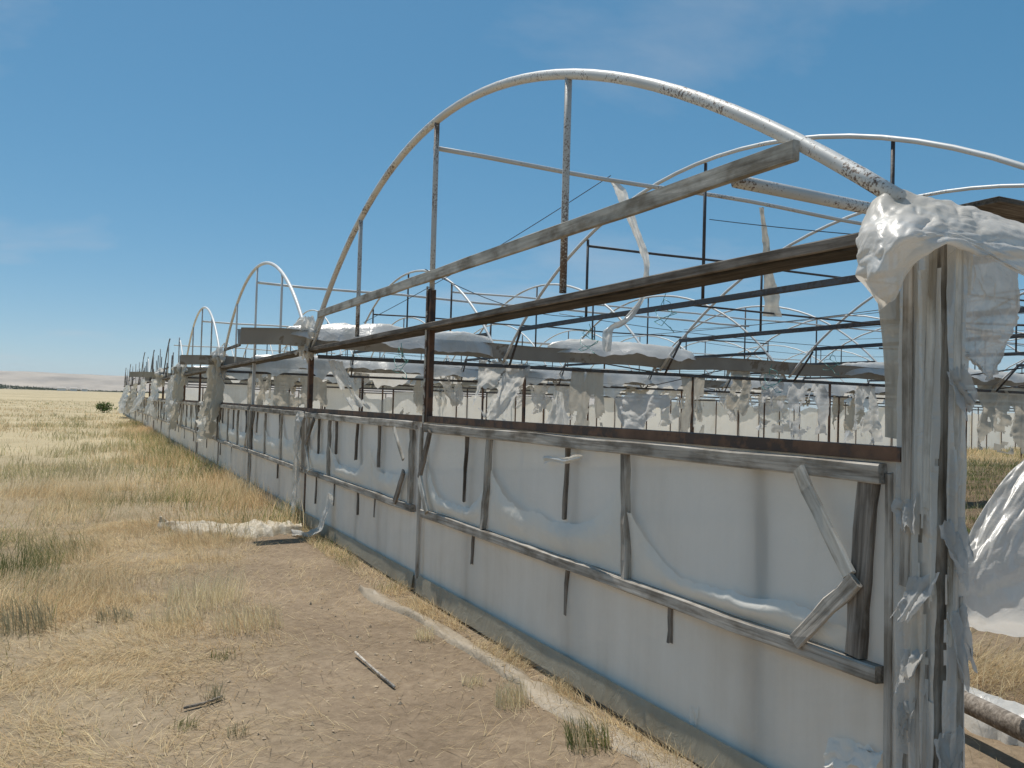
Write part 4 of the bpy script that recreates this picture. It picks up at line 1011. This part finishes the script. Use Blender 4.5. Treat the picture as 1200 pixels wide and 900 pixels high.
# inside: straw and weeds on the beds
X_, Y_ = scatter(200000, .3, 40, 2.4, 26.5, lambda x, y: (x < 1.6*y+1.5)*(x > .92*y-2)*(.25+.75*clump(x, y, 63, .9))*np.where(y > 17, 1, .55))
hh = rng.uniform(.05, .22, len(X_))*np.interp(Y_, [2, 8, 20], [.6, .8, 1.8])
blades('bed_weeds', X_, Y_, hh, rng.uniform(.004, .010, len(X_))*np.interp(Y_, [2, 20], [.6, 2]), rng.uniform(.2, .9, len(X_)), tint(len(X_), X_, Y_, .32), 'dry weeds between the beds inside the greenhouse')
X_, Y_ = scatter(160000, 3.0, 28, 4, 18, lambda x, y: (x < 1.6*y+1.5)*(x > .92*y-2)*(np.sin(y*2*np.pi/.9) > .35)*(.35+.65*clump(x, y, 64, .8)))
blades('bed_seedlings', X_, Y_, rng.uniform(.05, .14, len(X_)), rng.uniform(.006, .014, len(X_)), rng.uniform(.2, .8, len(X_)), GREEN[rng.integers(0, 4, len(X_))]*rng.uniform(.7, 1.3, len(X_))[:, None], 'low green growth in rows on the beds inside the greenhouse')
X_, Y_ = scatter(26000, .9, 3.2, 2.4, 5.2, lambda x, y: np.exp(-(((x-2.0)*.7+(y-3.6))/.5)**2))
blades('straw_pile', X_, Y_, rng.uniform(.08, .26, len(X_)), rng.uniform(.002, .005, len(X_)), rng.uniform(.7, .99, len(X_)), STRAW[rng.integers(0, 6, len(X_))]*rng.uniform(.6, 1.0, len(X_))[:, None], 'matted straw piled behind the corner post', zoff=.16*rng.random(len(X_)))

# ------------------------------------------------------------------ far things
def bush(x, y, w_, h_, n_, lab, cat='bush', name='bush', size=.09):
    z0 = float(gh(x, y)); T = thing(name, lab, cat, (x, y, z0))
    for k in range(5):
        a = k*1.3; tube('stem', [(x, y, z0-.05), (x+.15*w_*math.cos(a), y+.15*w_*math.sin(a), z0+.4*h_), (x+.3*w_*math.cos(a), y+.3*w_*math.sin(a), z0+.8*h_)], .03*h_/2, 'bark', T, 5)
    P = rng.normal(0, 1, (n_, 3)); P /= np.linalg.norm(P, axis=1)[:, None]; P *= (rng.random(n_)**.45)[:, None]
    lob = .25+1.25*fbm(P[:, 0]*2.2+5, P[:, 1]*2.2+P[:, 2]*1.7, 81)
    P = P*lob[:, None]*np.array([w_/2, w_/2, h_*.52])+np.array([x, y, z0+h_*.5])
    a = rng.normal(0, size, (n_, 3)); b_ = rng.normal(0, size, (n_, 3))
    V = np.stack([P, P+a, P+b_], 1).reshape(-1, 3); F = np.arange(n_*3).reshape(-1, 3)
    o = mesh('foliage', V, F, 'leaf', T)
    cc = np.ones((n_*3, 4), np.float32); cc[:, :3] = np.repeat(GREEN[rng.integers(0, 4, n_)]*rng.uniform(.6, 1.2, n_)[:, None]*np.array([.8, .95, .8]), 3, 0)
    ca_ = o.data.color_attributes.new('Col', 'FLOAT_COLOR', 'POINT'); ca_.data.foreach_set('color', cc.ravel())
bush(-1.35, 80, 1.7, 1.0, 520, 'small green bush at the far end of the wall on the horizon')
# tree belt along the edge of the plain
n_ = 26000
tx = rng.uniform(-1500, 160, n_); ty = 1750+120*fbm(tx*.004, tx*0, 91)+rng.normal(0, 14, n_)
th = (3+9*fbm(tx*.012, tx*0+3, 92)**1.5)*np.clip((fbm(tx*.006, tx*0+8, 93)-.30)*6, .05, 1)
tz = gh(tx, ty)+th*rng.random(n_)
P = np.stack([tx, ty, tz], 1); a = rng.normal(0, 1.5, (n_, 3)); b_ = rng.normal(0, 1.5, (n_, 3))
o = mesh('far_tree_belt', np.stack([P, P+a, P+b_], 1).reshape(-1, 3), np.arange(n_*3).reshape(-1, 3), 'leaf', None, False, (0, 0, 0))
cc = np.ones((n_*3, 4), np.float32); cc[:, :3] = np.repeat(GREEN[rng.integers(0, 4, n_)]*rng.uniform(.3, .6, n_)[:, None], 3, 0)
o.data.color_attributes.new('Col', 'FLOAT_COLOR', 'POINT').data.foreach_set('color', cc.ravel())
o['kind'] = 'stuff'; tag(o, 'dark line of far trees below the pale hills', 'trees')
def house(x, y, w_, d_, h_, lab):
    z0 = float(gh(x, y)); T = thing('house', lab, 'house', (x, y, z0), 'far white houses')
    V = [(x+sx*w_/2, y+sy*d_/2, z0+z) for z in (-.5, h_) for sx, sy in ((-1, -1), (1, -1), (1, 1), (-1, 1))]
    mesh('wall', V, [(0, 1, 5, 4), (1, 2, 6, 5), (2, 3, 7, 6), (3, 0, 4, 7)], 'plaster', T)
    e = .5; V = [(x+sx*(w_/2+e), y+sy*(d_/2+e), z0+h_) for sx, sy in ((-1, -1), (1, -1), (1, 1), (-1, 1))]+[(x-w_/2-e, y, z0+h_+d_*.28), (x+w_/2+e, y, z0+h_+d_*.28)]
    mesh('roof', V, [(0, 1, 5, 4), (2, 3, 4, 5), (1, 2, 5), (3, 0, 4), (3, 2, 1, 0)], 'rooft', T)
for i, px in enumerate((72, 86, 99)):
    v = ray((px, 455)); t = 1640/v[1]; house(CAM[0]+v[0]*t, 1640+i*15, 13-2*i, 9, 4.5, ['leftmost', 'middle', 'rightmost'][i]+' of three tiny white houses under the far hills')

# ------------------------------------------------------------------ haze
m, n, l, o_ = mat('thin_haze')
pv = n('ShaderNodeVolumePrincipled'); pv.inputs['Color'].default_value = (.60, .74, .92, 1); pv.inputs['Density'].default_value = .00006; pv.inputs['Anisotropy'].default_value = .2
l(pv.outputs[0], o_.inputs['Volume']); M['haze'] = m
V = [(sx*9000, 2000+sy*9000, z) for z in (-3.0, 200.0) for sx, sy in ((-1, -1), (1, -1), (1, 1), (-1, 1))]
hz = mesh('haze', V, [(3, 2, 1, 0), (4, 5, 6, 7), (0, 1, 5, 4), (1, 2, 6, 5), (2, 3, 7, 6), (3, 0, 4, 7)], 'haze', None, False, (0, 0, 0)); hz['kind'] = 'stuff'
tag(hz, 'thin pale haze in the air over the plain', 'haze')
